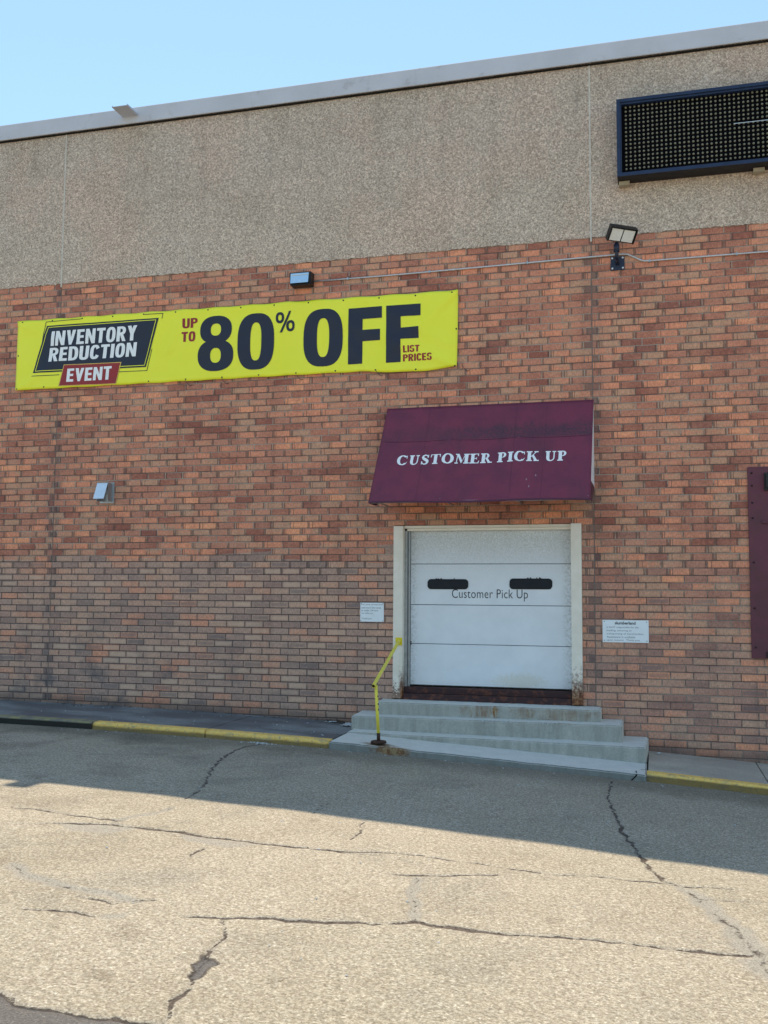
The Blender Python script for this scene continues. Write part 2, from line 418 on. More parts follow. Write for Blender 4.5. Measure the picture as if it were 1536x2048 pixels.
MT = dict(
    brick=m_brick(), agg=m_aggregate(), ground=m_ground(),
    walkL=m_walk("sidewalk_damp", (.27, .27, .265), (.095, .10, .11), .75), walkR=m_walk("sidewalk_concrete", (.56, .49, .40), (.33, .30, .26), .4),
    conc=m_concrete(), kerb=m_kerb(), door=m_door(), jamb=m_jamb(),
    sill=m_rust("rusty_sill", (.050, .022, .024), (.16, .055, .035), .50),
    awn=m_awning(), banner=m_banner(), galv=m_galv(),
    coping=simple("coping_metal", (.56, .57, .63), .8, 0, .06, 1.2, .1, dirt=(.30, .30, .32)),
    caulkU=simple("pale_caulk", (.66, .60, .53), .8), caulkL=simple("dark_caulk", (.22, .165, .14), .8),
    navy=simple("navy_ink", (.018, .022, .045), .45, 0, .1, 4, .4), red=simple("red_ink", (.34, .03, .035), .5, 0, .1, 4),
    white=simple("white_ink", (.93, .94, .96), .5, 0, .03), gold=simple("gold_ink", (.75, .50, .12), .5), black=simple("black_metal", (.012, .012, .014), .42, .2, .2, 12, .5),
    awntext=simple("awning_lettering", (.93, .94, .96), .5, 0, .03), awnside=simple("pale_vinyl", (.90, .93, .96), .5, 0, .05),
    seam=simple("awning_hem", (.085, .022, .046), .6), dtext=simple("grey_lettering", (.03, .03, .036), .6, 0, .1, 9, .2),
    glassd=simple("dark_window", (.022, .026, .032), .55, 0, .2, 5, .15), alu=simple("aluminium_track", (.38, .39, .40), .4, .6, .15, 14),
    gap=simple("dark_gap", (.01, .01, .01), .9), yellow=simple("yellow_enamel", (.98, .78, .09), .4, 0, .1, 11, .5, .001, dirt=(.66, .55, .10)),
    yellowb=simple("bright_yellow_paint", (.80, .62, .01), .4, 0, .06, 11, .5), rust=m_rust("rust", (.055, .025, .018), (.15, .06, .03), .5),
    ledf=simple("sign_blue_frame", (.016, .030, .078), .4, .1, .2, 5, .4, dirt=(.03, .05, .09)), ledk=simple("sign_black_face", (.005, .005, .007), .8, 0, .2, 20, .05), leds=simple("sign_black_soffit", (.012, .010, .014), .6, 0, .3, 9),
    lamp=simple("amber_lens", (.215, .20, .14), .3, 0, .2, 30, .5), clip=simple("tan_bracket", (.42, .36, .26), .7),
    conduit=simple("conduit_steel", (.62, .63, .65), .35, .45, .08, 20, .5), lens=simple("lamp_lens", (.85, .86, .84), .25, 0, .05, 60, .5),
    bnavy=simple("painted_navy_metal", (.018, .026, .055), .4, .2, .15, 18, .5), bolt=simple("bright_bolt", (.75, .76, .78), .35, .4, .05),
    paper=simple("sign_white", (.86, .90, .94), .35, 0, .03, 7, .5), ptext=simple("sign_lettering", (.16, .17, .21), .5), maroon=simple("maroon_steel", (.135, .036, .055), .5, .05, .2, 3, .4, .001, dirt=(.05, .02, .03)),
    maroond=simple("maroon_shadow_steel", (.03, .010, .016), .55, .05, .2, 4), roof=simple("roof_membrane", (.3, .3, .29), .9), leaf=simple("dead_leaf", (.10, .07, .045), .9, 0, .4, 40),
    dropping=simple('faded_dropping', (.33, .22, .28), .8), scrap=simple("pale_scrap", (.55, .56, .56), .8, 0, .1, 30), glassb=None)
def m_reflector():
    s = NB("floodlight_glass")
    s.b.inputs['Coat Weight'].default_value = .4
    return s.out((.66, .80, .90), .08, .85, .6)
MT['glassb'] = m_reflector()

# ------------------------------------------------------------------ object helpers
def tag(o, label=None, cat=None, group=None, kind=None):
    if label: o['label'] = label
    if cat: o['category'] = cat
    if group: o['group'] = group
    if kind: o['kind'] = kind
    return o
def thing(name, loc, label, cat, group=None):
    o = bpy.data.objects.new(name, None)
    o.location = loc; o.empty_display_size = .2
    COL.objects.link(o)
    return tag(o, label, cat, group)
def root(o):
    while o.parent: o = o.parent
    return o
def link(name, bm, mats, parent=None, smooth=False):
    """bm is in world coordinates"""
    if parent is not None:
        off = root(parent).location
        bmesh.ops.translate(bm, verts=bm.verts, vec=-Vector(off))
    me = bpy.data.meshes.new(name)
    bm.to_mesh(me); bm.free()
    for m_ in (mats if isinstance(mats, (list, tuple)) else [mats]): me.materials.append(m_)
    if smooth: me.shade_smooth()
    o = bpy.data.objects.new(name, me)
    COL.objects.link(o)
    if parent is not None: o.parent = parent
    return o
def BM(): return bmesh.new()
def box(bm, x0, x1, y0, y1, z0, z1, bev=0.0, mi=0):
    vs = [bm.verts.new((x, y, z)) for x in (x0, x1) for y in (y0, y1) for z in (z0, z1)]
    F = []
    for f in ((0, 1, 3, 2), (4, 6, 7, 5), (0, 4, 5, 1), (2, 3, 7, 6), (0, 2, 6, 4), (1, 5, 7, 3)):
        F.append(bm.faces.new([vs[i] for i in f]))
    for f in F: f.material_index = mi
    if bev:
        es = list({e for f in F for e in f.edges})
        bmesh.ops.bevel(bm, geom=es, offset=bev, segments=2, affect='EDGES', profile=.6)
    return vs
def hexa(bm, p, bev=0.0):
    """8 points: bottom 4 (ccw) then top 4"""
    v = [bm.verts.new(q) for q in p]
    F = [bm.faces.new([v[i] for i in f]) for f in ((3, 2, 1, 0), (4, 5, 6, 7), (0, 1, 5, 4), (1, 2, 6, 5), (2, 3, 7, 6), (3, 0, 4, 7))]
    if bev:
        bmesh.ops.bevel(bm, geom=list({e for f in F for e in f.edges}), offset=bev, segments=2, affect='EDGES')
def tube(bm, pts, r, n=12, cap=True):
    pts = [Vector(p) for p in pts]
    rings = []
    for i, p in enumerate(pts):
        a = pts[max(i - 1, 0)]; b = pts[min(i + 1, len(pts) - 1)]
        d = (b - a).normalized()
        up = Vector((0, 0, 1)) if abs(d.z) < .9 else Vector((1, 0, 0))
        s_ = d.cross(up).normalized(); t_ = s_.cross(d)
        rad = r[i] if isinstance(r, (list, tuple)) else r
        rings.append([bm.verts.new(p + s_ * rad * math.cos(2 * math.pi * k / n) + t_ * rad * math.sin(2 * math.pi * k / n)) for k in range(n)])
    for a, b in zip(rings, rings[1:]):
        for k in range(n):
            f = bm.faces.new((a[k], a[(k + 1) % n], b[(k + 1) % n], b[k])); f.smooth = True
    if cap:
        bm.faces.new(rings[0][::-1]); bm.faces.new(rings[-1])
def disc_y(bm, x, y, z, r, dep=.006, n=10):
    tube(bm, [(x, y, z), (x, y - dep, z)], [r, r * .85], n)
def prism_xz(bm, pts, y0, y1):
    """polygon in xz between y0 and y1"""
    a = [bm.verts.new((x, y0, z)) for x, z in pts]; b = [bm.verts.new((x, y1, z)) for x, z in pts]
    bm.faces.new(a); bm.faces.new(b[::-1])
    for i in range(len(pts)): bm.faces.new((a[i], b[i], b[(i + 1) % len(pts)], a[(i + 1) % len(pts)]))
def fixn(bm): bmesh.ops.recalc_face_normals(bm, faces=bm.faces)

# text from the built-in font, fitted to a box in (u,v)
def font_bm(txt, offset=0.0, spacing=1.0, align='LEFT', lsp=1.0):
    cu = bpy.data.curves.new("tmp_text", 'FONT')
    cu.body = txt; cu.offset = offset; cu.space_character = spacing; cu.space_line = lsp; cu.align_x = align
    cu.resolution_u = 3
    ob = bpy.data.objects.new("tmp_text", cu); COL.objects.link(ob)
    dg = bpy.context.evaluated_depsgraph_get(); dg.update()
    me = bpy.data.meshes.new_from_object(ob.evaluated_get(dg))
    bm = bmesh.new(); bm.from_mesh(me)
    bpy.data.objects.remove(ob); bpy.data.curves.remove(cu); bpy.data.meshes.remove(me)
    return bm
def fit(bm, u0, u1, v0, v1, shear=0.0):
    xs = [v.co.x for v in bm.verts]; ys = [v.co.y for v in bm.verts]
    a, b, c, d = min(xs), max(xs), min(ys), max(ys)
    for v in bm.verts:
        V = (v.co.y - c) / (d - c)
        v.co = Vector((u0 + (v.co.x - a) / (b - a) * (u1 - u0) + shear * (V * (v1 - v0)), v0 + V * (v1 - v0), v.co.z * .05))
    return bm
def ring2(bm, cx, cy, rx, ry, ix, iy, p=2.4, n=40, a0=0.0, a1=360.0, depth=0.0):
    o, i_ = [], []
    full = abs(a1 - a0) >= 360
    N = n if full else n + 1
    for k in range(N):
        t = math.radians(a0 + (a1 - a0) * k / n)
        c, s_ = math.cos(t), math.sin(t)
        e = lambda q: math.copysign(abs(q) ** (2 / p), q)
        o.append(bm.verts.new((cx + rx * e(c), cy + ry * e(s_), depth))); i_.append(bm.verts.new((cx + ix * e(c), cy + iy * e(s_), depth)))
    for k in range(n):
        j = (k + 1) % N
        bm.faces.new((o[k], o[j], i_[j], i_[k]))
def poly2(bm, pts, depth=0.0):
    bm.faces.new([bm.verts.new((x, y, depth)) for x, y in pts])
def ribbon2(bm, pts, ws, depth=0.0):
    P = [Vector(p) for p in pts]; L = []; R_ = []
    for i, p in enumerate(P):
        d = (P[min(i + 1, len(P) - 1)] - P[max(i - 1, 0)]).normalized(); nrm = Vector((-d.y, d.x)) * ws[i] / 2
        L.append(bm.verts.new((*(p + nrm), depth))); R_.append(bm.verts.new((*(p - nrm), depth)))
    for i in range(len(P) - 1): bm.faces.new((L[i], L[i + 1], R_[i + 1], R_[i]))
def serif(bm, ch, x):
    """bold roman capital of height 1 at x, returns its width"""
    st, hb, sh = .26, .10, .11   # stem, hairline, serif height
    def stem(cx, w=st, top=1, bot=1, dp=0.0):
        poly2(bm, [(x + cx - w / 2, 0), (x + cx + w / 2, 0), (x + cx + w / 2, 1), (x + cx - w / 2, 1)], dp)
        if top: poly2(bm, [(x + cx - w / 2 - .09, 1 - sh), (x + cx + w / 2 + .09, 1 - sh), (x + cx + w / 2 + .09, 1), (x + cx - w / 2 - .09, 1)], dp + .004)
        if bot: poly2(bm, [(x + cx - w / 2 - .09, 0), (x + cx + w / 2 + .09, 0), (x + cx + w / 2 + .09, sh), (x + cx - w / 2 - .09, sh)], dp + .004)
    if ch == 'I': stem(.2); return .42
    if ch == 'C':
        ring2(bm, x + .45, .5, .45, .52, .20, .41, 2.1, 30, 42, 318)
        poly2(bm, [(x + .76, .66), (x + .81, .66), (x + .81, 1.0), (x + .74, .93)], .004)
        poly2(bm, [(x + .72, .12), (x + .83, .28), (x + .80, .33), (x + .66, .10)], .004); return .90
    if ch == 'O': ring2(bm, x + .48, .5, .48, .52, .22, .41, 2.1, 36); return .98
    if ch == 'U':
        ribbon2(bm, [(x + .2275, .37), (x + .235, .25), (x + .28, .12), (x + .38, .045), (x + .49, .04), (x + .60, .10), (x + .67, .20), (x + .698, .37)], [.235, .23, .20, .13, .10, .10, .095, .09], .002)
        poly2(bm, [(x + .11, .36), (x + .345, .36), (x + .345, 1), (x + .11, 1)]); poly2(bm, [(x + .653, .36), (x + .743, .36), (x + .743, 1), (x + .653, 1)])
        poly2(bm, [(x + .04, 1 - sh), (x + .43, 1 - sh), (x + .43, 1), (x + .04, 1)], .004); poly2(bm, [(x + .56, 1 - sh), (x + .84, 1 - sh), (x + .84, 1), (x + .56, 1)], .004); return .90
    if ch == 'S':
        pts = [(x + .58, .70), (x + .52, .90), (x + .36, .975), (x + .20, .90), (x + .15, .74), (x + .24, .60), (x + .38, .50), (x + .52, .38), (x + .56, .24), (x + .48, .08), (x + .32, .025), (x + .16, .10), (x + .09, .32)]
        ribbon2(bm, pts, [.08, .10, .12, .16, .2, .25, .27, .25, .2, .16, .12, .10, .08])
        poly2(bm, [(x + .56, .68), (x + .62, .68), (x + .62, 1), (x + .57, 1)], .004); poly2(bm, [(x + .06, 0), (x + .11, 0), (x + .11, .34), (x + .06, .34)], .004); return .70
    if ch == 'T':
        stem(.42, top=0); poly2(bm, [(x + .04, .93), (x + .80, .93), (x + .80, 1), (x + .04, 1)], .006)
        poly2(bm, [(x + .02, .70), (x + .07, .70), (x + .12, .96), (x + .02, .96)], .008); poly2(bm, [(x + .77, .70), (x + .82, .70), (x + .82, .96), (x + .72, .96)], .008); return .86
    if ch == 'E':
        stem(.2); 
        for z0, z1, w in ((.93, 1, .66), (.47, .54, .52), (0, .07, .70)): poly2(bm, [(x + .2, z0), (x + w, z0), (x + w, z1), (x + .2, z1)], .006)
        poly2(bm, [(x + .61, .74), (x + .66, .74), (x + .66, .96), (x + .56, .96)], .008); poly2(bm, [(x + .49, .38), (x + .53, .38), (x + .53, .64), (x + .49, .64)], .008)
        poly2(bm, [(x + .60, .04), (x + .70, .04), (x + .73, .28), (x + .68, .28)], .008); return .78
    if ch in 'PR':
        stem(.2); ring2(bm, x + .34, .73, .31, .27, .13, .205, 2.2, 18, -90, 90, .003)
        poly2(bm, [(x + .2, .935), (x + .35, .935), (x + .35, 1), (x + .2, 1)], .006); poly2(bm, [(x + .2, .46), (x + .35, .46), (x + .35, .525), (x + .2, .525)], .006)
        if ch == 'R': poly2(bm, [(x + .36, .49), (x + .54, .49), (x + .80, .0), (x + .58, .0)], .008); poly2(bm, [(x + .56, 0), (x + .90, 0), (x + .90, sh), (x + .56, sh)], .010); return .90
        return .72
    if ch == 'K':
        stem(.2); poly2(bm, [(x + .26, .42), (x + .31, .36), (x + .78, .96), (x + .70, .96)], .006); poly2(bm, [(x + .38, .55), (x + .52, .66), (x + .86, 0), (x + .62, 0)], .008)
        poly2(bm, [(x + .56, 1 - sh), (x + .88, 1 - sh), (x + .88, 1), (x + .56, 1)], .010); poly2(bm, [(x + .54, 0), (x + .94, 0), (x + .94, sh), (x + .54, sh)], .010); return .96
    if ch == 'M':
        poly2(bm, [(x + .12, 0), (x + .18, 0), (x + .24, 1), (x + .16, 1)]); stem(.92, dp=.002)
        poly2(bm, [(x + .12, 1), (x + .32, 1), (x + .62, .25), (x + .52, .02)], .006); poly2(bm, [(x + .52, .02), (x + .58, .16), (x + .88, 1), (x + .80, 1)], .008)
        poly2(bm, [(x + .02, 0), (x + .28, 0), (x + .28, sh), (x + .02, sh)], .010); poly2(bm, [(x + .04, 1 - sh), (x + .26, 1 - sh), (x + .26, 1), (x + .04, 1)], .010); return 1.14
    return .42
def heavy(bm, ch, x):
    """condensed heavy grotesque capital of height 1"""
    s_ = .205; w = .56; R = lambda x0, x1, y0, y1, d=0.0: poly2(bm, [(x + x0, y0), (x + x1, y0), (x + x1, y1), (x + x0, y1)], d)
    if ch == 'I': R(0, s_, 0, 1); return s_
    if ch == 'E': R(0, s_, 0, 1); R(s_, .46, .82, 1); R(s_, .43, .42, .59); R(s_, .46, 0, .18); return .47
    if ch == 'L': R(0, s_, 0, 1); R(s_, .44, 0, .18); return .45
    if ch == 'T': R(.155, .155 + s_, 0, .82); R(0, .515, .82, 1); return .515
    if ch == 'N': R(0, .19, 0, 1); R(.40, .59, 0, 1); poly2(bm, [(x + .02, 1), (x + .20, 1), (x + .57, 0), (x + .39, 0)], .004); return .59
    if ch == 'V': poly2(bm, [(x, 1), (x + .21, 1), (x + .36, .02), (x + .20, 0)]); poly2(bm, [(x + .20, 0), (x + .36, 0), (x + .57, 1), (x + .365, 1)], .004); return .57
    if ch == 'Y': R(.18, .385, 0, .46); poly2(bm, [(x, 1), (x + .215, 1), (x + .385, .44), (x + .18, .44)], .004); poly2(bm, [(x + .565, 1), (x + .355, 1), (x + .18, .44), (x + .385, .44)], .008); return .565
    if ch == 'O': ring2(bm, x + .28, .5, .28, .515, .078, .335, 2.7, 32); return .56
    if ch == 'C': ring2(bm, x + .28, .5, .28, .515, .078, .335, 2.7, 30, 26, 334); return .55
    if ch == 'U': ring2(bm, x + .28, .30, .28, .315, .078, .135, 2.7, 18, 180, 360); R(0, .202, .30, 1); R(.358, .56, .30, 1); return .56
    if ch == 'D': R(0, s_, 0, 1); ring2(bm, x + s_, .5, .36, .5, .155, .33, 2.8, 20, -90, 90); return .565
    if ch == 'S':
        ring2(bm, x + .27, .735, .265, .28, .075, .11, 2.5, 18, 8, 262); ring2(bm, x + .27, .275, .275, .29, .08, .12, 2.5, 18, -188, 78, .004); return .545
    if ch in 'PR':
        R(0, s_, 0, 1); ring2(bm, x + s_, .715, .34, .285, .15, .125, 2.6, 16, -90, 90)
        if ch == 'R': poly2(bm, [(x + .20, .46), (x + .38, .50), (x + .57, 0), (x + .355, 0)], .004); R(.205, .22, .43, .46, .006); return .565
        return .545
    return .2
def heavy_bm(txt):
    bm = BM(); x = 0.0
    for ch in txt: x += heavy(bm, ch, x) + .075
    return bm
def serif_bm(txt):
    bm = BM(); x = 0.0
    for ch in txt: x += serif(bm, ch, x) + .07 if ch != ' ' else .42
    return bm
def flat_to_world(bm, fn, thick=.0012, cut=None):
    """(u,v,depth)->world via fn(u,v,out). cut = spacing for following a curved surface"""
    if cut:
        xs = [v.co.x for v in bm.verts]; ys = [v.co.y for v in bm.verts]
        a = math.floor(min(xs) / cut) * cut
        while a < max(xs):
            bmesh.ops.bisect_plane(bm, geom=bm.verts[:] + bm.edges[:] + bm.faces[:], plane_co=(a, 0, 0), plane_no=(1, 0, 0)); a += cut
        a = math.floor(min(ys) / cut) * cut
        while a < max(ys):
            bmesh.ops.bisect_plane(bm, geom=bm.verts[:] + bm.edges[:] + bm.faces[:], plane_co=(0, a, 0), plane_no=(0, 1, 0)); a += cut
    fixn(bm)
    for v in bm.verts: v.co = Vector(fn(v.co.x, v.co.y, thick + v.co.z))
    return bm

# ================================================================== GROUND
import numpy as np
def ground_sheet():
    C = CR
    dx = np.arange(-6.3, 3.3, .02); dy = np.arange(-10.6, -1.68, .02)
    xs = np.concatenate([[-300, -120, -60, -30, -20, -15, -12, -10, -9, -8, -7.5, -7, -6.6], dx, [3.6, 4, 5, 6, 8, 12, 20, 30, 60, 120, 300]])
    ys = np.concatenate([[-400, -150, -70, -40, -25, -18, -15.7, -14, -13, -12, -11.2], dy, [-1.0, 0.5, 3, 30, 200]])
    X, Y = np.meshgrid(xs, ys, indexing='ij'); P = np.stack([X.ravel(), Y.ravel()], 1)
    rel = np.full(len(P), 4.0); kind = np.zeros(len(P))
    inside = (P[:, 0] > -6.6) & (P[:, 0] < 3.6) & (P[:, 1] > -11.2) & (P[:, 1] < -1.6)
    def line(pts, w, k, jag=.02, seed=0):
        nonlocal rel, kind
        rnd = random.Random(seed); Q = []
        A = [Vector(p) for p in pts]
        for a, b in zip(A, A[1:]):
            n = max(1, int((b - a).length / .07)); d = (b - a).normalized(); nr = Vector((-d.y, d.x))
            for t in range(n): Q.append(a.lerp(b, t / n) + (nr * rnd.uniform(-jag, jag) if t else nr * 0))
        Q.append(A[-1]); n = len(Q)
        wl = w if isinstance(w, (list, tuple)) else [w]
        x0, x1 = min(q.x for q in Q) - .4, max(q.x for q in Q) + .4; y0, y1 = min(q.y for q in Q) - .4, max(q.y for q in Q) + .4
        sel = np.nonzero(inside & (P[:, 0] > x0) & (P[:, 0] < x1) & (P[:, 1] > y0) & (P[:, 1] < y1))[0]
        S_ = P[sel]; best = np.full(len(sel), 4.0)
        for i in range(n - 1):
            a = np.array(Q[i]); b = np.array(Q[i + 1]); d = b - a; L2 = max(d @ d, 1e-9)
            near = np.nonzero((abs(S_[:, 0] - (a[0] + b[0]) / 2) < .45) & (abs(S_[:, 1] - (a[1] + b[1]) / 2) < .45))[0]
            q = S_[near]; t = np.clip(((q - a) @ d) / L2, 0, 1); dist = np.hypot(*(q - a - t[:, None] * d).T)
            f = (i + t) / (n - 1); ww = np.interp(f, np.linspace(0, 1, len(wl) + 1)[:-1] + .5 / len(wl), wl) if len(wl) > 1 else wl[0]
            ww = ww * np.clip(np.minimum(f, 1 - f) * 12 + .25, .25, 1) * (1 + .25 * math.sin(i * 1.7 + seed))
            best[near] = np.minimum(best[near], dist / ww)
        m = best < rel[sel]
        rel[sel[m]] = best[m]; kind[sel[m]] = k
    line(C['a0'], .024, 0, seed=1); line(C['a1'], [.022, .036, .04, .034, .03, .024, .018, .018, .02, .02, .017], 0, seed=2)
    line(C['b'], .014, 0, seed=3); line(C['b1'], .022, 0, seed=4)
    line(C['c0'], [.02, .025, .04, .045, .03], 0, seed=5); line(C['c1'], [.036, .042, .030, .025, .026, .03, .036], 0, seed=6)
    line(C['d'][1:12], [.026, .022, .026, .034, .030, .036], 0, seed=8); line(C['d'][9:], [.05, .07, .07, .085, .10, .08], 1, jag=.03, seed=10)
    line(C['d2'], .014, 0, seed=11); line(C['e'], [.036, .036, .03, .026, .024, .02], 0, seed=12); line(C['e2'], .03, 1, seed=13)
    line(C['f'], [.016, .02, .022, .024, .02], 0, seed=14); line(C['g'], .030, 0, seed=15); line(C['h'], .022, 0, seed=16)
    line(C['h2'], .018, 0, seed=17); line(C['h3'], .05, 1, seed=19); line(C['i'], .035, 1, seed=20); line(C['j'], .022, 0, seed=21)
    line(C['k'], .018, 0, seed=22); line(C['l'], .016, 0, seed=23); line(C['m'], .016, 0, seed=24); line(C['n'], .012, 0, seed=25)
    def inpoly(pts, grow=0):
        """signed distance, negative inside"""
        sel = np.nonzero(inside)[0]; q = P[sel]; D = np.full(len(q), 9.0); ins = np.zeros(len(q), bool); n = len(pts)
        for i in range(n):
            a = np.array(pts[i]); b = np.array(pts[(i + 1) % n]); d = b - a
            t = np.clip(((q - a) @ d) / max(d @ d, 1e-9), 0, 1); D = np.minimum(D, np.hypot(*(q - a - t[:, None] * d).T))
            c_ = ((a[1] > q[:, 1]) != (b[1] > q[:, 1])) & (q[:, 0] < (b[0] - a[0]) * (q[:, 1] - a[1]) / ((b[1] - a[1]) + 1e-12) + a[0]); ins ^= c_
        r = np.full(len(P), 9.0); r[sel] = np.where(ins, -D, D); return r
    worn = np.full(len(P), 9.0)
    for k in ('p1', 'p2', 'p3', 'p4', 'p5', 'p6', 'p7'): worn = np.minimum(worn, inpoly(C[k]))
    hp = [(-1.56, -8.95), (-1.50, -8.985), (-1.46, -9.0), (-1.425, -9.04), (-1.45, -9.10), (-1.44, -9.17), (-1.43, -9.25), (-1.465, -9.27), (-1.495, -9.24), (-1.50, -9.17), (-1.55, -9.10), (-1.535, -9.04)]
    gl = [(-12, -9.3), (-4.5, -9.55), (-3.2, -9.7)] + C['g'] + [(-.9, -9.75), (0.5, -10.1), (2, -10.6), (2, -14), (-12, -14)]
    tar = np.minimum(inpoly(hp), inpoly(gl))
    x, y = P[:, 0], P[:, 1]
    gx = np.clip(x, -9.5, 6); z = .08202 - .05608 * gx - .00278 * gx * gx - .10 + .02 * np.clip(-y - 1.7, 0, 14)
    z += inside * .004 * np.clip((-y - 1.8) * 2, 0, 1) * (np.sin(x * 2.1 + 1.3 * np.sin(y * 1.1)) * np.sin(y * 1.7 + x) + .6 * np.sin(x * 5.3 + y * 3.1))
    z -= .010 * np.clip(1 - rel, 0, 1) + .006 * (tar < 0) * (np.abs(x + 1.5) < .2) * (y > -9.4)
    nx, ny = len(xs), len(ys); idx = np.arange(nx * ny).reshape(nx, ny)
    F = np.stack([idx[:-1, :-1], idx[1:, :-1], idx[1:, 1:], idx[:-1, 1:]], -1).reshape(-1, 4)
    me = bpy.data.meshes.new("ground")
    me.vertices.add(len(P)); me.vertices.foreach_set("co", np.column_stack([x, y, z]).astype(np.float32).ravel())
    me.loops.add(F.size); me.loops.foreach_set("vertex_index", F.ravel().astype(np.int32))
    me.polygons.add(len(F)); me.polygons.foreach_set("loop_start", np.arange(0, F.size, 4, dtype=np.int32))
    me.update(calc_edges=True); me.shade_smooth()
    for nm, arr in (("crack_distance", rel), ("crack_worn", kind), ("worn_patch", np.clip(worn, -1, 1)), ("dark_patch", np.clip(tar, -1, 1))):
        me.attributes.new(nm, 'FLOAT', 'POINT').data.foreach_set("value", arr.astype(np.float32))
    me.materials.append(MT['ground'])
    o = bpy.data.objects.new("ground", me); COL.objects.link(o)
    tag(o, "worn tan paving with long cracks, half in the shadow of the building", None, None, 'structure')
CR = {
'a0':[(-4.577, -6.437), (-4.237, -6.432), (-3.914, -6.483), (-3.614, -6.473), (-3.414, -6.46)],
'a1':[(-4.249, -7.013), (-4.03, -6.902), (-3.946, -6.789), (-3.716, -6.72), (-3.482, -6.618), (-3.133, -6.64), (-2.879, -6.619), (-2.688, -6.656), (-2.381, -6.628), (-2.072, -6.62), (-1.818, -6.586), (-1.56, -6.572), (-1.251, -6.428), (-0.969, -6.371), (-0.67, -6.407), (-0.368, -6.395), (-0.107, -6.401), (0.075, -6.395), (0.358, -6.31), (0.607, -6.292), (0.801, -6.232), (0.959, -6.234), (1.223, -6.133), (1.538, -6.063)],
'b':[(-1.56, -6.60), (-1.257, -6.52), (-.9, -6.60)],
'b1':[(-1.101, -6.978), (-0.876, -6.928), (-0.598, -6.779), (-0.382, -6.662), (-0.329, -6.597)],
'c0':[(-1.967, -8.474), (-1.692, -8.377), (-1.502, -8.261), (-1.285, -8.205), (-1.136, -8.182), (-0.807, -8.055)],
'c0b':[(-1.632, -8.221), (-1.502, -8.261)],
'c1':[(-0.807, -8.055), (-0.741, -8.012), (-0.64, -7.921), (-0.524, -7.954), (-0.301, -7.93), (0.061, -7.855), (0.346, -7.759), (0.633, -7.706), (0.959, -7.678), (1.266, -7.623), (1.342, -7.549)],
'd':[(0.532, -1.412), (0.364, -1.76), (0.274, -2.048), (0.282, -2.903), (0.304, -3.187), (0.405, -4.051), (0.494, -4.728), (0.631, -5.411), (0.711, -5.782), (0.802, -6.146), (0.958, -6.269), (1.051, -6.513), (1.146, -6.849), (1.266, -7.11), (1.297, -7.436), (1.342, -7.549), (1.369, -7.811), (1.5, -8.2)],
'd2':[(1.051, -6.513), (1.135, -6.485), (1.32, -6.426), (1.517, -6.361), (1.8, -6.3)],
'e':[(-4.156, -1.741), (-4.224, -2.044), (-4.234, -2.491), (-4.075, -3.275), (-3.833, -4.078), (-3.628, -4.556), (-3.484, -5.068), (-3.405, -5.606)],
'e2':[(-3.339, -5.812), (-3.357, -6.054), (-3.483, -6.34), (-3.514, -6.564)],
'f':[(-1.701, -8.357), (-1.556, -8.71), (-1.532, -8.95), (-1.488, -9.159), (-1.446, -9.3), (-1.417, -9.438), (-1.431, -9.54), (-1.365, -9.691), (-1.362, -9.789)],
'hole':[(-1.55, -8.958), (-1.433, -9.04), (-1.434, -9.242), (-1.484, -9.237), (-1.55, -9.075)],
'g':[(-2.273, -9.782), (-2.184, -9.791), (-2.047, -9.87), (-1.878, -9.85), (-1.633, -9.837), (-1.404, -9.802), (-1.291, -9.786)],
'h':[(-2.843, -8.721), (-2.672, -8.676), (-2.544, -8.642), (-2.365, -8.663)],
'h2':[(-2.708, -8.36), (-2.416, -8.414), (-2.359, -8.305), (-2.197, -8.226)],
'h3':[(-3.499, -7.915), (-3.232, -8.125), (-2.893, -8.213), (-2.519, -8.24), (-2.281, -8.322)],
'i':[(-0.868, -6.959), (-0.796, -7.408), (-0.688, -7.752), (-0.635, -7.909)],
'j':[(-2.489, -6.96), (-2.505, -7.075), (-2.476, -7.256)],
'k':[(-1.71, -5.461), (-1.59, -5.912), (-1.596, -6.199)],
'l':[(-3.808, -4.964), (-3.915, -4.906), (-3.987, -4.977)],
'm':[(-4.597, -2.718), (-4.591, -2.377)],
'n':[(-2.177, -4.494), (-2.23, -4.8), (-2.174, -5.46)],
'p1':[(-3.895, -6.763), (-3.715, -6.649), (-3.469, -6.641), (-3.214, -6.654), (-3.367, -6.921), (-3.684, -6.945)],
'p2':[(-2.861, -6.656), (-2.467, -6.674), (-2.165, -6.644), (-2.372, -6.882), (-2.719, -6.851)],
'p3':[(-2.384, -8.632), (-2.24, -8.514), (-2.209, -8.624), (-2.329, -8.695)],
'p4':[(-1.53, -8.233), (-1.301, -8.162), (-1.184, -8.18), (-1.415, -8.279)],
'p5':[(0.973, -6.328), (1.155, -6.423), (1.175, -6.89), (1.101, -6.817)],
'p6':[(1.252, -7.091), (1.347, -7.194), (1.362, -7.626), (1.268, -7.609), (1.275, -7.353)],
'p7':[(-0.892, -6.937), (-0.784, -7.051), (-0.81, -7.131), (-0.866, -7.06)],
}
ground_sheet()

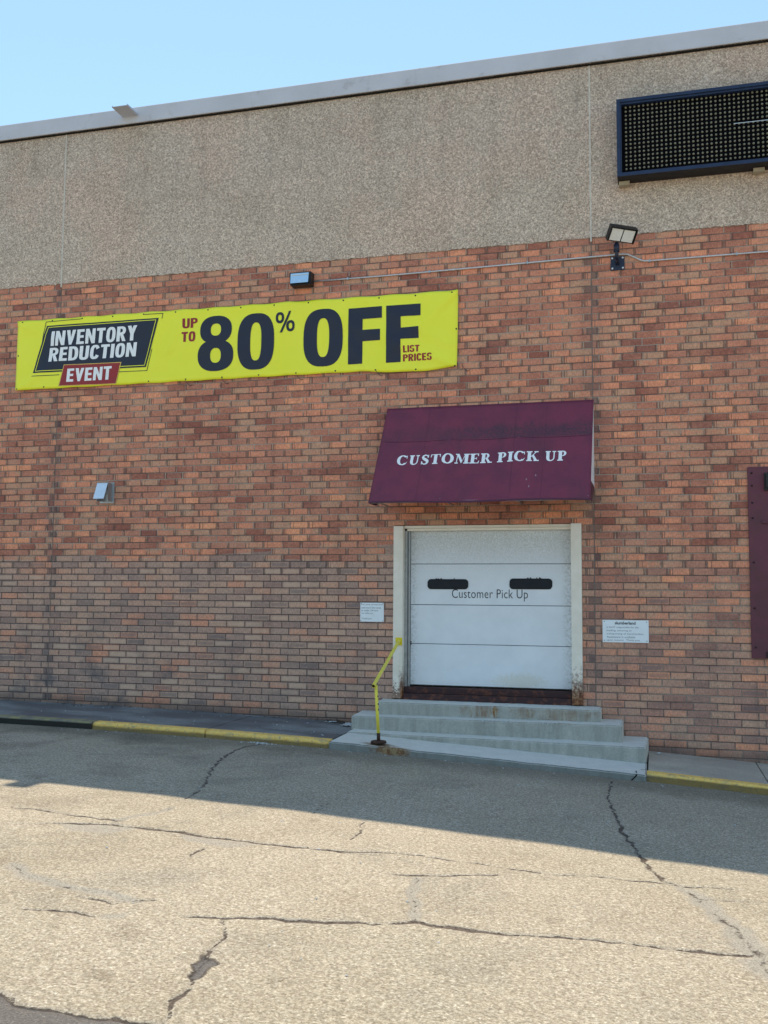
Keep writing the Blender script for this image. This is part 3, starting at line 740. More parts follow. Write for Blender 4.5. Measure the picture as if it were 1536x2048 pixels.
def walk(x0, x1, mat, name, label):
    bm = BM(); n = max(2, int((x1 - x0) / .4)); yf = -1.56
    for i in range(n):
        a = x0 + (x1 - x0) * i / n; b = x0 + (x1 - x0) * (i + 1) / n
        v = [bm.verts.new(p) for p in ((a, yf, g(a)), (b, yf, g(b)), (b, .0, g(b)), (a, 0, g(a)))]
        bm.faces.new(v)
    bmesh.ops.remove_doubles(bm, verts=bm.verts, dist=.0005)
    r = bmesh.ops.extrude_face_region(bm, geom=bm.faces[:])
    bmesh.ops.translate(bm, verts=[e for e in r['geom'] if isinstance(e, bmesh.types.BMVert)], vec=(0, 0, -.14))
    fixn(bm)
    tag(link(name, bm, mat), label, None, None, 'structure')
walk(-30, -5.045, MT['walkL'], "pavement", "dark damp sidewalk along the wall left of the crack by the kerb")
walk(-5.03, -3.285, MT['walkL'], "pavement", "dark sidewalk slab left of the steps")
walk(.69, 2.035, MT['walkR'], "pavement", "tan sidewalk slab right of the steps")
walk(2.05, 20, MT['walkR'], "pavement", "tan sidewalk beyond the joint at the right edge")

def kerb(x0, x1, label):
    bm = BM(); n = max(3, int((x1 - x0) / .12)); rings = []
    for i in range(n + 1):
        x = x0 + (x1 - x0) * i / n
        w = .005 * mnoise.noise(Vector((x * 3, 0, 0))) + .004 * mnoise.noise(Vector((x * 11, 5, 0)))
        z = g(x); zb = road(x, -1.7) - .05
        rings.append([bm.verts.new(p) for p in ((x, -1.555, zb), (x, -1.555, z + .003), (x, -1.67, z + .003 + w), (x, -1.695, z - .006 + w), (x, -1.712 + w, z - .028), (x, -1.722 + w, zb))])
    for a, b in zip(rings, rings[1:]):
        for k in range(5): f = bm.faces.new((a[k], b[k], b[k + 1], a[k + 1])); f.smooth = k in (2, 3)
    bm.faces.new(rings[0]); bm.faces.new(rings[-1][::-1])
    fixn(bm)
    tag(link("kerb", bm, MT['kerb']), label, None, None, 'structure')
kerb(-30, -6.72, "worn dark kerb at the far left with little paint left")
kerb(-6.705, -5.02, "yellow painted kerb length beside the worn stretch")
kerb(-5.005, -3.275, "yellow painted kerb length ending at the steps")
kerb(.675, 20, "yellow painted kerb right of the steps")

# ================================================================== BUILDING
B = thing("store_building", (-4, 0, 0), "long flat-roofed brick store wall with a stone aggregate upper band", "building")
DX0, DX1, DZ0, DZ1 = -2.87, -.17, .45, 3.125
def wallrect(bm, x0, x1, z0, z1, y=0.0):
    v = [bm.verts.new(p) for p in ((x0, y, z0), (x1, y, z0), (x1, y, z1), (x0, y, z1))]; bm.faces.new(v)
def brick_panel(x0, x1, hole):
    bm = BM()
    if hole:
        wallrect(bm, x0, DX0, -.6, ZT); wallrect(bm, DX1, x1, -.6, ZT); wallrect(bm, DX0, DX1, DZ1, ZT); wallrect(bm, DX0, DX1, -.6, DZ0)
        for (a, b, c, d) in ((DX0, DX0, DZ0, DZ1), (DX1, DX1, DZ0, DZ1)):
            bm.faces.new([bm.verts.new(p) for p in ((a, 0, c), (a, .35, c), (a, .35, d), (a, 0, d))])
        bm.faces.new([bm.verts.new(p) for p in ((DX0, 0, DZ1), (DX1, 0, DZ1), (DX1, .35, DZ1), (DX0, .35, DZ1))])
        bm.faces.new([bm.verts.new(p) for p in ((DX0, 0, DZ0), (DX1, 0, DZ0), (DX1, .35, DZ0), (DX0, .35, DZ0))])
    else: wallrect(bm, x0, x1, -.6, ZT)
    for xx in (x0, x1): bm.faces.new([bm.verts.new(p) for p in ((xx, 0, -.6), (xx, .06, -.6), (xx, .06, ZT), (xx, 0, ZT))])
    return link("brick_panel", bm, MT['brick'], B)
def agg_panel(x0, x1):
    bm = BM(); rnd = random.Random(int(x0 * 10) + 500)
    n = int((x1 - x0) / .035); low = []; up = []; back = []
    for i in range(n + 1):
        x = x0 + (x1 - x0) * i / n; z = ZT + rnd.uniform(-.012, .010)
        back.append(bm.verts.new((x, 0.01, z))); low.append(bm.verts.new((x, -.012, z))); up.append(bm.verts.new((x, -.012, 9.80)))
    for i in range(n):
        bm.faces.new((low[i], low[i + 1], up[i + 1], up[i])); bm.faces.new((back[i], back[i + 1], low[i + 1], low[i]))
    for xx in (x0, x1): bm.faces.new([bm.verts.new(p) for p in ((xx, -.012, ZT), (xx, .06, ZT), (xx, .06, 9.8), (xx, -.012, 9.8))])
    fixn(bm)
    return link("aggregate_panel", bm, MT['agg'], B)
J = .0075
for x0, x1, h in ((-34, -8.59 - J, 0), (-8.59 + J, -J, 1), (J, 1.98 + 3.6, 0), (5.58 + 2 * J, 24, 0)):
    brick_panel(x0, x1, h); agg_panel(x0, x1)
for xj in (-8.59, 0, 5.58 + J * 1.5):
    bm = BM(); box(bm, xj - J, xj + J, .004, .05, -.6, ZT - .06); link("joint_seal", bm, MT['caulkL'], B)
    bm = BM(); box(bm, xj - J - .003, xj + J + .003, -.020, .05, ZT - .06, 9.8); link("joint_seal", bm, MT['caulkU'], B)
bm = BM()   # the rest of the shell
for f in (((-34, 0.06, -.6), (-34, 28, -.6), (-34, 28, 9.8), (-34, 0.06, 9.8)), ((24, 0.06, -.6), (24, 28, -.6), (24, 28, 9.8), (24, 0.06, 9.8)), ((-34, 28, -.6), (24, 28, -.6), (24, 28, 9.8), (-34, 28, 9.8)),
          ((-34, .36, -.6), (24, .36, -.6), (24, .36, 9.8), (-34, .36, 9.8))):
    bm.faces.new([bm.verts.new(p) for p in f])
link("outer_wall", bm, MT['agg'], B)
bm = BM(); box(bm, -34, 24, .30, 28, 9.45, 9.55); link("roof", bm, MT['roof'], B)
# metal coping in lengths with lapped seams
xs = [-34, -26.6, -20.6, -14.5, -8.33, -3.7, .55, 5.6, 11.7, 17.8, 24]
bm = BM()
for i, (a, b) in enumerate(zip(xs, xs[1:])):
    y = -.088 - (.002 if i % 2 else 0)
    prof = [(y + .012, 9.765), (y, 9.772), (y, 10.02), (y + .012, 10.035), (.34, 10.05), (.34, 9.80), (.325, 9.80), (.325, 10.03), (y + .03, 10.012), (y + .022, 9.79)]
    R1 = [bm.verts.new((a - .02, p, q)) for p, q in prof]; R2 = [bm.verts.new((b + .0 - (.001 if i % 2 else .003), p, q)) for p, q in prof]
    for k in range(len(prof)): bm.faces.new((R1[k], R2[k], R2[(k + 1) % len(prof)], R1[(k + 1) % len(prof)]))
    bm.faces.new(R1[::-1]); bm.faces.new(R2)
fixn(bm)
link("coping", bm, MT['coping'], B)
bm = BM(); box(bm, -34, 24, -.05, -.013, 9.752, 9.764); link("coping_shadow_strip", bm, MT['gap'], B)  # black strip standing in for the shadow line under the coping
# overflow scupper sticking out through the coping
sc = thing("roof_scupper", (-7.37, -.1, 9.86), "small grey metal scupper jutting out from the roof edge above the left panel", "scupper")
bm = BM(); box(bm, -7.50, -7.225, -.43, -.05, 9.885, 9.893); link("tray", bm, MT['coping'], sc)
for xx in (-7.50, -7.232):
    bm = BM(); box(bm, xx - .003, xx + .008, -.42, -.05, 9.8935, 9.915); link("side", bm, MT['coping'], sc)
bm = BM(); box(bm, -7.51, -7.215, -.094, -.0915, 9.875, 9.93); link("flange", bm, MT['coping'], sc)

# ================================================================== BANNER
bx0, bx1 = -9.374, -1.915
def bz(u, v):   # banner outline, u,v in 0..1
    top = 6.609 + (6.578 - 6.609) * u + .010 * math.sin(u * 13 * 2 * math.pi) * .6
    bot = 5.442 - .004 * math.sin(u * 12 * 2 * math.pi)
    if u > .8: bot += -.045 * ((u - .8) / .2) * (1 - ((u - .8) / .2)) * 4 * .6 - .03 * ((u - .8) / .2)
    return bot + (top - bot) * v
def fold(x, z):
    h = .030
    rnd = [(-9.3, 5.45, .9, .6, .010), (-1.95, 5.45, -1.0, .45, .016), (-1.95, 6.55, -.9, -.75, .016), (-9.3, 6.55, 1.1, -.5, .010), (-6.55, 6.0, .35, .9, .011), (-5.0, 5.45, .4, .9, .007), (-3.3, 5.45, -.5, .8, .008), (-4.55, 6.55, .3, -.9, .008), (-2.1, 5.8, -.8, .5, .010)]
    for cx, cz, dx, dz, am in rnd:
        L = math.hypot(dx, dz); dx /= L; dz /= L
        a = (x - cx) * dx + (z - cz) * dz; b = -(x - cx) * dz + (z - cz) * dx
        if a > -.1: h += am * math.exp(-((b / (.05 + .10 * max(a, 0))) ** 2)) * math.exp(-max(a, 0) / .9) * math.cos(b * 14) * 1.7
    h += .014 * mnoise.noise(Vector((x * 1.1, z * 1.6, 3))) + .006 * mnoise.noise(Vector((x * 3.1, z * 3.7, 8)))
    return max(.004, h)
def ban(x, z, o): return (x, -(fold(x, z) + o), z)
bn = thing("sale_banner", (-5.6, 0, 5.44), "wide yellow vinyl sale banner tied across the brick wall under the left floodlight", "banner")
bm = BM(); NU, NV = 150, 26; gv = []
for i in range(NU + 1):
    c_ = []
    for j in range(NV + 1):
        u, v = i / NU, j / NV
        x = bx0 + (bx1 - bx0) * u + (-.018 * (1 - v) * (u > .98)) ; z = bz(u, v)
        if u > .93 and v < .22: z += .05 * ((u - .93) / .07) * (1 - v / .22) * .6
        c_.append(bm.verts.new(ban(x, z, 0)))
    gv.append(c_)
for i in range(NU):
    for j in range(NV): f = bm.faces.new((gv[i][j], gv[i + 1][j], gv[i + 1][j + 1], gv[i][j + 1])); f.smooth = True
sheet = link("sheet", bm, MT['banner'], bn, True)
md = sheet.modifiers.new("thickness", 'SOLIDIFY'); md.thickness = .0015; md.offset = 1 if True else -1
def ink(name, bm, mat, layer=0, label=None):
    flat_to_world(bm, ban, .0065 + layer * .0025, cut=.05)
    o = link(name, bm, mat, bn)
    if label: o['label'] = label
    return o
def quad2(pts):
    bm = BM(); poly2(bm, pts); return bm
# black slanted box with thin outlines
ink("slanted_box", quad2([(-9.055, 5.716), (-6.981, 5.706), (-6.774, 6.491), (-8.822, 6.497)]), MT['navy'], 0, "dark slanted box behind the words")
def outline(pts, w):
    bm = BM()
    for k, (a, b) in enumerate(zip(pts, pts[1:])):
        a = Vector(a); b = Vector(b); d = (b - a).normalized(); n = Vector((-d.y, d.x)) * w / 2; a = a - d * w / 2; b = b + d * w / 2
        poly2(bm, [tuple(a + n), tuple(a - n), tuple(b - n), tuple(b + n)], .0003 * k)
    return bm
ink("thin_outline", outline([(-9.008, 5.745), (-7.005, 5.735), (-6.822, 6.462), (-8.79, 6.468), (-9.008, 5.745)], .010), MT['banner'], 1)
ink("thin_outline", outline([(-8.93, 6.05), (-8.84, 6.565), (-8.18, 6.57)], .010), MT['navy'], 0)
ink("thin_outline", outline([(-7.05, 6.565), (-6.70, 6.56), (-6.715, 6.48)], .010), MT['navy'], 0)
ink("thin_outline", outline([(-9.07, 5.665), (-8.56, 5.663)], .010), MT['navy'], 0)
ink("thin_outline", outline([(-7.46, 5.652), (-6.96, 5.648), (-6.885, 5.99)], .010), MT['navy'], 0)
ink("lettering", fit(heavy_bm("INVENTORY"), -8.735, -7.165, 6.148, 6.398, .08), MT['white'], 2, "white word INVENTORY")
ink("lettering", fit(heavy_bm("REDUCTION"), -8.765, -7.165, 5.886, 6.122, .08), MT['white'], 2, "white word REDUCTION")
ink("event_box", quad2([(-8.565, 5.470), (-7.505, 5.455), (-7.415, 5.810), (-8.475, 5.828)]), MT['gold'], 1)
ink("event_box", quad2([(-8.545, 5.482), (-7.515, 5.468), (-7.435, 5.798), (-8.465, 5.815)]), MT['red'], 2, "red slanted box around the word EVENT")
ink("lettering", fit(heavy_bm("EVENT"), -8.415, -7.60, 5.535, 5.752, .07), MT['white'], 3, "white word EVENT")
ink("lettering", fit(heavy_bm("UP"), -6.355, -6.095, 6.290, 6.450), MT['red'], 0, "red word UP")
ink("lettering", fit(heavy_bm("TO"), -6.365, -6.125, 6.070, 6.235), MT['red'], 0, "red word TO")
ink("lettering", fit(heavy_bm("LIST"), -2.745, -2.495, 5.690, 5.795), MT['red'], 0, "small red word LIST")
ink("lettering", fit(heavy_bm("PRICES"), -2.747, -2.307, 5.555, 5.664), MT['red'], 0, "small red word PRICES")
b8 = BM(); ring2(b8, -5.775, 6.235, .270, .222, .088, .098, 2.35, 36, depth=.0004); ring2(b8, -5.775, 5.825, .305, .250, .092, .118, 2.35, 36)
ink("numeral", b8, MT['navy'], 0, "large dark numeral 8")
b0 = BM(); ring2(b0, -5.100, 6.005, .305, .445, .092, .300, 2.7, 44); ink("numeral", b0, MT['navy'], 0, "large dark numeral 0")
bo = BM(); ring2(bo, -4.000, 5.995, .315, .445, .098, .300, 2.7, 44); ink("big_letter", bo, MT['navy'], 0, "large dark letter O of OFF")
def Fpoly(x, z0, z1, w, st):
    h = z1 - z0; bar = .19 * h / .86
    return [(x, z0), (x + st, z0), (x + st, z0 + h * .40), (x + w * .95, z0 + h * .405), (x + w * .95, z0 + h * .60), (x + st, z0 + h * .595), (x + st, z0 + h * .795), (x + w, z0 + h * .80), (x + w, z1), (x, z1)]
for x, z0, z1, w in ((-3.600, 5.558, 6.418, .525), (-3.008, 5.552, 6.418, .525)):
    bm = BM(); h = z1 - z0; st_ = .225
    poly2(bm, [(x, z0), (x + st_, z0), (x + st_, z1), (x, z1)]); poly2(bm, [(x + st_, z0 + h * .795), (x + w, z0 + h * .795), (x + w, z1), (x + st_, z1)])
    poly2(bm, [(x + st_, z0 + h * .40), (x + w * .95, z0 + h * .40), (x + w * .95, z0 + h * .60), (x + st_, z0 + h * .60)]); bmesh.ops.remove_doubles(bm, verts=bm.verts, dist=.0001); ink("big_letter", bm, MT['navy'], 0, "large dark letter F of OFF")
bp = BM(); ring2(bp, -4.705, 6.352, .070, .088, .030, .046, 2.3, 24); ring2(bp, -4.530, 6.215, .070, .088, .030, .046, 2.3, 24)
poly2(bp, [(-4.705, 6.118), (-4.665, 6.118), (-4.515, 6.445), (-4.555, 6.445)], .0006); ink("percent_sign", bp, MT['navy'], 0, "small dark percent sign")
gr = None
def grommet(x, z):
    bm = BM(); p = ban(x, z, .001); disc_y(bm, p[0], p[1], p[2], .013, .004, 10)
    link("grommet", bm, MT['black'], bn)
for i in range(14):
    u = .012 + i / 13 * .976; x = bx0 + (bx1 - bx0) * u; grommet(x, bz(u, 1) - .03)
for px_ in (-8.84, -8.22, -7.57, -6.93, -6.28, -5.66, -5.04, -4.43, -3.80, -3.17, -2.55, -1.96):
    grommet(px_, bz((px_ - bx0) / (bx1 - bx0), 0) + .03)
grommet(-9.345, 6.02); grommet(-1.945, 6.0); grommet(-9.34, 5.46)
for xx in (-6.28, -5.66, -4.43, -3.17, -1.86):
    bm = BM(); z = 5.455; tube(bm, [(xx, -.035, z), (xx + .035, -.03, z - .05), (xx + .07, -.012, z - .09), (xx + .11, -.004, z - .075)], .0035, 6)
    link("tie", bm, MT['bnavy'], bn)

# ================================================================== ELECTRONIC SIGN
sg = thing("message_board", (2.4, 0, 7.93), "blue framed electronic message board with rows of round amber lamps on the upper wall", "sign")
lx0, lx1, lz0, lz1, yf, yb = .383, 4.96, 7.935, 9.052, -.30, -.02
bm = BM(); fr = .070
ix0, ix1, iz0, iz1 = lx0 + fr, lx1 - fr, lz0 + .055, lz1 - .105
def frame_ring(bm, o, i_, yo, yi):
    a = [bm.verts.new((x, yo, z)) for x, z in ((o[0], o[2]), (o[1], o[2]), (o[1], o[3]), (o[0], o[3]))]
    b = [bm.verts.new((x, yi, z)) for x, z in ((i_[0], i_[2]), (i_[1], i_[2]), (i_[1], i_[3]), (i_[0], i_[3]))]
    for k in range(4): bm.faces.new((a[k], a[(k + 1) % 4], b[(k + 1) % 4], b[k]))
frame_ring(bm, (lx0, lx1, lz0, lz1), (lx0 + .045, lx1 - .045, lz0 + .045, lz1 - .045), yf, yf)
frame_ring(bm, (lx0 + .045, lx1 - .045, lz0 + .045, lz1 - .045), (lx0 + .045, lx1 - .045, lz0 + .045, lz1 - .045), yf, yf + .02)
frame_ring(bm, (lx0 + .045, lx1 - .045, lz0 + .045, lz1 - .045), (lx0 + .065, lx1 - .065, lz0 + .06, lz1 - .075), yf + .02, yf + .02)
frame_ring(bm, (lx0 + .065, lx1 - .065, lz0 + .06, lz1 - .075), (lx0 + .065, lx1 - .065, lz0 + .06, lz1 - .075), yf + .02, yf + .09)
fixn(bm); link("frame", bm, MT['ledf'], sg)
bm = BM(); a = [(lx0, yf, lz0), (lx1, yf, lz0), (lx1, yb, lz0), (lx0, yb, lz0)]; b = [(p[0], p[1], lz1) for p in a]
V = [bm.verts.new(p) for p in a + b]
for f in ((0, 3, 7, 4), (1, 2, 6, 5), (4, 5, 6, 7), (3, 2, 6, 7), (0, 1, 2, 3)): bm.faces.new([V[i] for i in f])
fixn(bm); link("cabinet", bm, MT['leds'], sg)
bm = BM(); y = yf + .088; box(bm, lx0 + .05, lx1 - .05, y, y + .01, lz0 + .05, lz1 - .06)
for i in range(76): x = .508 + (i - .5) * .0598; box(bm, x - .0022, x + .0022, y - .010, y - .0005, lz0 + .062, lz1 - .078)
link("face_grille", bm, MT['ledk'], sg)
cols = [.508 + i * .0598 for i in range(73)]; rows = [8.062 + j * .0596 for j in range(16)]
mb = BM(); tube(mb, [(0, 0, 0), (0, -.012, 0), (0, -.017, 0)], [.0165, .0155, .009], 10)
me = bpy.data.meshes.new("lamp"); mb.to_mesh(me); mb.free(); me.materials.append(MT['lamp']); me.shade_smooth()
spots = [(x, z) for x in cols for z in rows]; near = sorted(spots, key=lambda p: math.hypot(p[0] - 1.3, (p[1] - 8.06) * 1.0))[:100]
ns = set(near)
for x, z in near:
    o = bpy.data.objects.new("lamp", me); o.parent = sg; o.location = Vector((x, y - .001, z)) - sg.location; COL.objects.link(o)
bm = BM()
for x, z in spots:
    if (x, z) in ns: continue
    tube(bm, [(x, y - .001, z), (x, y - .013, z), (x, y - .018, z)], [.0165, .0155, .009], 8)
tag(link("lamps", bm, MT['lamp'], sg), kind='stuff')
bm = BM(); box(bm, 1.93, 3.1, yf + .03, yf + .034, 8.520, 8.528); link("louvre_edge", bm, MT['conduit'], sg)  # thin bright strip for a louvre edge on the sign face
for x in (.40, 2.18, 4.0):
    bm = BM(); box(bm, x, x + .145, -.13, -.013, 7.878, 7.905); box(bm, x, x + .145, -.13, -.118, 7.9055, 7.932); link("mounting_angle", bm, MT['clip'], sg)

# ================================================================== AWNING
aw = thing("awning", (-1.49, 0, 3.36), "sloping maroon awning lettered CUSTOMER PICK UP over the white door", "awning")
ax0, ax1, at, ab, ad = -2.985, .012, 4.862, 3.358, 1.0
def awp(x, t, o=0.0):   # t 0 top .. 1 bottom edge
    sag = .028 * math.sin(t * math.pi) * (abs(math.sin((x - ax0) / (ax1 - ax0) * math.pi * 3)) ** .6) + .003 * mnoise.noise(Vector((x * 3, t * 4, 1)))
    nx = Vector((0, -(at - ab), -ad)).normalized(); nx = Vector((0, -.833, .553))
    p = Vector((x, -.01 - (ad - .01) * t, at + (ab - at) * t + .010 * t * t * math.sin((x - ax0) / (ax1 - ax0) * math.pi * 3 + .6)))
    return p + nx * (o - sag)
bm = BM(); NU, NV = 60, 30
gv = [[bm.verts.new(awp(ax0 + (ax1 - ax0) * i / NU, j / NV)) for j in range(NV + 1)] for i in range(NU + 1)]
for i in range(NU):
    for j in range(NV): f = bm.faces.new((gv[i][j], gv[i][j + 1], gv[i + 1][j + 1], gv[i + 1][j])); f.smooth = True
can = link("canopy", bm, MT['awn'], aw, True)
m_ = can.modifiers.new("thickness", 'SOLIDIFY'); m_.thickness = .003; m_.offset = -1
def strip_on(name, x0, x1, t0, t1, mat, o=.004, n=40):
    bm = BM(); a = []
    for i in range(n + 1):
        x = x0 + (x1 - x0) * i / n; a.append((bm.verts.new(awp(x, t0, o)), bm.verts.new(awp(x, t1, o))))
    for i in range(n): bm.faces.new((a[i][0], a[i][1], a[i + 1][1], a[i + 1][0]))
    return link(name, bm, mat, can)
strip_on("seam", ax0 + .01, ax1 - .01, .365, .369, MT['seam'])
strip_on("hem", ax0 + .005, ax1 - .005, .985, .999, MT['seam'])
for x in (ax0 + .66, ax0 + 1.93, ax0 + 2.35):
    bm = BM(); a = []
    for j in range(21):
        t = .01 + .97 * j / 20; a.append((bm.verts.new(awp(x - .0016, t, .002)), bm.verts.new(awp(x + .0016, t, .002))))
    for j in range(20): bm.faces.new((a[j][0], a[j + 1][0], a[j + 1][1], a[j][1]))
    link("seam", bm, MT['seam'], can)
for xx, nm in ((ax1 - .001, 'side_panel'), (ax0 + .001, 'side_panel')):
    bm = BM(); s_ = 1 if xx > -1 else -1
    zc = 3.63
    yl = lambda z: -.01 - (ad - .02) * (at - z) / (at - ab)
    pts = [(xx, -.005, 4.85), (xx, yl(4.84), 4.84), (xx, yl(zc), zc), (xx, -.005, zc)]
    v = [bm.verts.new(p) for p in pts]; w = [bm.verts.new((p[0] - .004 * s_, p[1], p[2])) for p in pts]
    bm.faces.new(v); bm.faces.new(w[::-1])
    for k in range(4): bm.faces.new((v[k], v[(k + 1) % 4], w[(k + 1) % 4], w[k]))
    fixn(bm); link(nm, bm, MT['awnside'] if s_ > 0 else MT['awn'], aw)
    bm = BM(); pts = [(xx, -.005, zc - .001), (xx, yl(zc) + .003, zc - .001), (xx, yl(ab) + .01, ab + .004), (xx, -.60, ab + .004)]
    v = [bm.verts.new(p) for p in pts]; w = [bm.verts.new((p[0] - .004 * s_, p[1], p[2])) for p in pts]
    bm.faces.new(v); bm.faces.new(w[::-1])
    for k in range(4): bm.faces.new((v[k], v[(k + 1) % 4], w[(k + 1) % 4], w[k]))
    fixn(bm); link("side_hem", bm, MT['seam'], aw)
bm = BM()
tube(bm, [(ax0 + .03, -.965, ab + .016), (ax1 - .03, -.965, ab + .016)], .014, 8)
for x in (ax0 + .03, ax0 + (ax1 - ax0) / 3, ax0 + (ax1 - ax0) * 2 / 3, ax1 - .03): tube(bm, [(x, -.03, at - .16), (x, -.88, ab + .05), ], .012, 8); tube(bm, [(x, -.96, ab + .05), (x, -.03, ab + .05)], .010, 8)
link("frame", bm, MT['alu'], aw)
TXT = (.612, .512)
def word_bm(words, k):
    """k-th word set where it falls in the whole line (total width returned too)"""
    x = 0.0; out = None
    for i, w_ in enumerate(words):
        bm = BM() if i == k else None
        for ch in w_:
            t_ = bm if bm is not None else BM()
            x += serif(t_, ch, x) + .07
            if bm is None: t_.free()
        if bm is not None: out = bm
        x += .35
    return out, x - .42
for k in range(3):
    tb, tot = word_bm(("CUSTOMER", "PICK", "UP"), k)
    bmesh.ops.subdivide_edges(tb, edges=[e for e in tb.edges if e.calc_length() > .4], cuts=2)
    fixn(tb)
    for v in tb.verts:
        v.co = awp(-2.692 + (v.co.x / tot) * 2.376, TXT[0] + (TXT[1] - TXT[0]) * v.co.y, .005 + v.co.z * .05)
    tag(link("lettering", tb, MT['awntext'], aw), "white serif word " + ("CUSTOMER", "PICK", "UP")[k])
rnd = random.Random(4)
for px_, t in ((-.84, .80), (-.72, .76), (-.80, .87)):
    c = awp(px_, t, .0045); bm = BM()
    bm.faces.new([bm.verts.new(c + Vector((a, -.002 * 0, b))) for a, b in ((-.008, -.01), (.006, -.02), (.012, .012), (-.004, .022))])
    link("bird_dropping", bm, MT['dropping'], can)

# ================================================================== DOOR
dr = thing("pickup_door", (-1.52, 0, .63), "white sectional customer pick up door above the concrete steps", "door")
bm = BM(); box(bm, -2.868, -2.726, -.055, .30, .625, 3.112, .004); link("jamb", bm, MT['jamb'], dr)
bm = BM(); box(bm, -.318, -.172, -.055, .30, .620, 3.122, .004); link("jamb", bm, MT['jamb'], dr)
bm = BM(); box(bm, -2.725, -.319, .02, .30, 3.080, 3.118, .002); box(bm, -2.725, -.319, .06, .12, 3.045, 3.079, .002); link("head", bm, MT['jamb'], dr)
secs = [(.806, 1.400), (1.408, 1.966), (1.974, 2.560), (2.568, 3.072)]
for a, b in secs:
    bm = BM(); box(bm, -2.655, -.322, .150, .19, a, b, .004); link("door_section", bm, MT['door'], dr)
bm = BM(); box(bm, -2.70, -.320, .188, .24, .80, 3.08); link("backing", bm, MT['gap'], dr)
bm = BM(); box(bm, -2.724, -2.690, .06, .25, .70, 3.078); box(bm, -2.686, -2.658, .120, .20, .72, 3.06, .003); link("track", bm, MT['alu'], dr)
bm = BM(); box(bm, -2.65, -.33, .135, .149, .806, .815); link("bottom_seal", bm, MT['black'], dr)
bm = BM(); box(bm, -2.724, -.320, -.030, .23, .600, .700, .006); box(bm, -2.724, -.320, .04, .23, .7005, .790, .004); link("sill", bm, MT['sill'], dr)
def slot(x0, x1, z0, z1):
    bm = BM(); r = .045; pts = []
    for cx, cz, a0 in ((x1 - r, z1 - r, 0), (x0 + r, z1 - r, 90), (x0 + r, z0 + r, 180), (x1 - r, z0 + r, 270)):
        for k in range(5): t = math.radians(a0 + k * 22.5); pts.append((cx + r * math.cos(t), cz + r * math.sin(t)))
    prism_xz(bm, pts, .1495, .142); fixn(bm)
    w = link("window", bm, MT['glassd'], dr)
    bm = BM(); P = [Vector((*p, 0)) for p in pts]
    tube(bm, [(p[0], .142, p[1]) for p in pts + [pts[0]]], .006, 6, False); link("gasket", bm, MT['black'], w)
    bm = BM(); rn = random.Random(int(x0 * 100))
    for k in range(6):
        x = rn.uniform(x0 + .12, x1 - .15); s2 = rn.uniform(.004, .011); z = z1 + .006
        box(bm, x - s2, x + s2, .136, .149, z, z + rn.uniform(.006, .018))
    link("debris", bm, MT['black'], w)
slot(-2.396, -1.803, 2.202, 2.338); slot(-1.196, -.600, 2.208, 2.350)
tb = fit(font_bm("Customer Pick Up", -.005, 1.04), -2.040, -.940, 2.030, 2.200)
flat_to_world(tb, lambda u, v, o: (u, .1495 - o, v)); link("lettering", tb, MT['dtext'], dr)
for z in (1.39, 1.42): 
    bm = BM(); box(bm, -2.652, -2.635, .138, .15, z, z + .014); link("hinge", bm, MT['black'], dr)

# ================================================================== STEPS
st = thing("concrete_steps", (-1.4, -.8, 0), "grey concrete steps with rust stains leading up to the white door", "steps")
def slab(name, pl, top, bot, seed):
    """pl: plan corners ccw (x,y); top(x,y), bot z ; subdivided, worn edges"""
    bm = BM()
    v = [bm.verts.new((x, y, bot)) for x, y in pl] + [bm.verts.new((x, y, top(x, y))) for x, y in pl]
    F = [bm.faces.new([v[i] for i in f]) for f in ((3, 2, 1, 0), (4, 5, 6, 7), (0, 1, 5, 4), (1, 2, 6, 5), (2, 3, 7, 6), (3, 0, 4, 7))]
    te = [e for e in bm.edges if all(w in v[4:] for w in e.verts)]
    ve = [e for e in bm.edges if (e.verts[0] in v[:4]) != (e.verts[1] in v[:4])]
    bmesh.ops.bevel(bm, geom=te + ve, offset=.016, segments=3, affect='EDGES')
    for _ in range(1):
        a = math.floor(min(q.co.x for q in bm.verts) / .06) * .06; mxx = max(q.co.x for q in bm.verts)
        while a < mxx:
            bmesh.ops.bisect_plane(bm, geom=bm.verts[:] + bm.edges[:] + bm.faces[:], plane_co=(a, 0, 0), plane_no=(1, 0, 0)); a += .06
    rn = random.Random(seed)
    for q in bm.verts:
        n = mnoise.noise(Vector((q.co.x * 4.3, q.co.y * 5 + seed, q.co.z * 3))); n2 = mnoise.noise(Vector((q.co.x * 19, q.co.y * 9 + seed, q.co.z * 9)))
        if q.co.y < pl[0][1] + .03: q.co.y += .006 * n + .005 * n2
        if q.co.z > bot + .02: q.co.z += .004 * n + .003 * n2
    fixn(bm)
    for f in bm.faces: f.smooth = False
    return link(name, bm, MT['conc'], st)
t1 = lambda x, y: .607
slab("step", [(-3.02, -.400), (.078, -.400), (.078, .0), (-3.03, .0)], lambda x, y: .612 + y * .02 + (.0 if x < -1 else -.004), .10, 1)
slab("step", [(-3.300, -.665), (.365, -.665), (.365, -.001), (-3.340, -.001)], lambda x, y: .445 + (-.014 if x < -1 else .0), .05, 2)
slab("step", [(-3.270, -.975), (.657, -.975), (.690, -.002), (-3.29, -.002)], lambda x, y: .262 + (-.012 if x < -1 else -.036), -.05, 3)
slab("landing", [(-3.262, -1.76), (.668, -1.76), (.672, -.003), (-3.275, -.003)], lambda x, y: (.236 if x < -1 else .022) + (.012 if y > -1 else 0), -.25, 4)
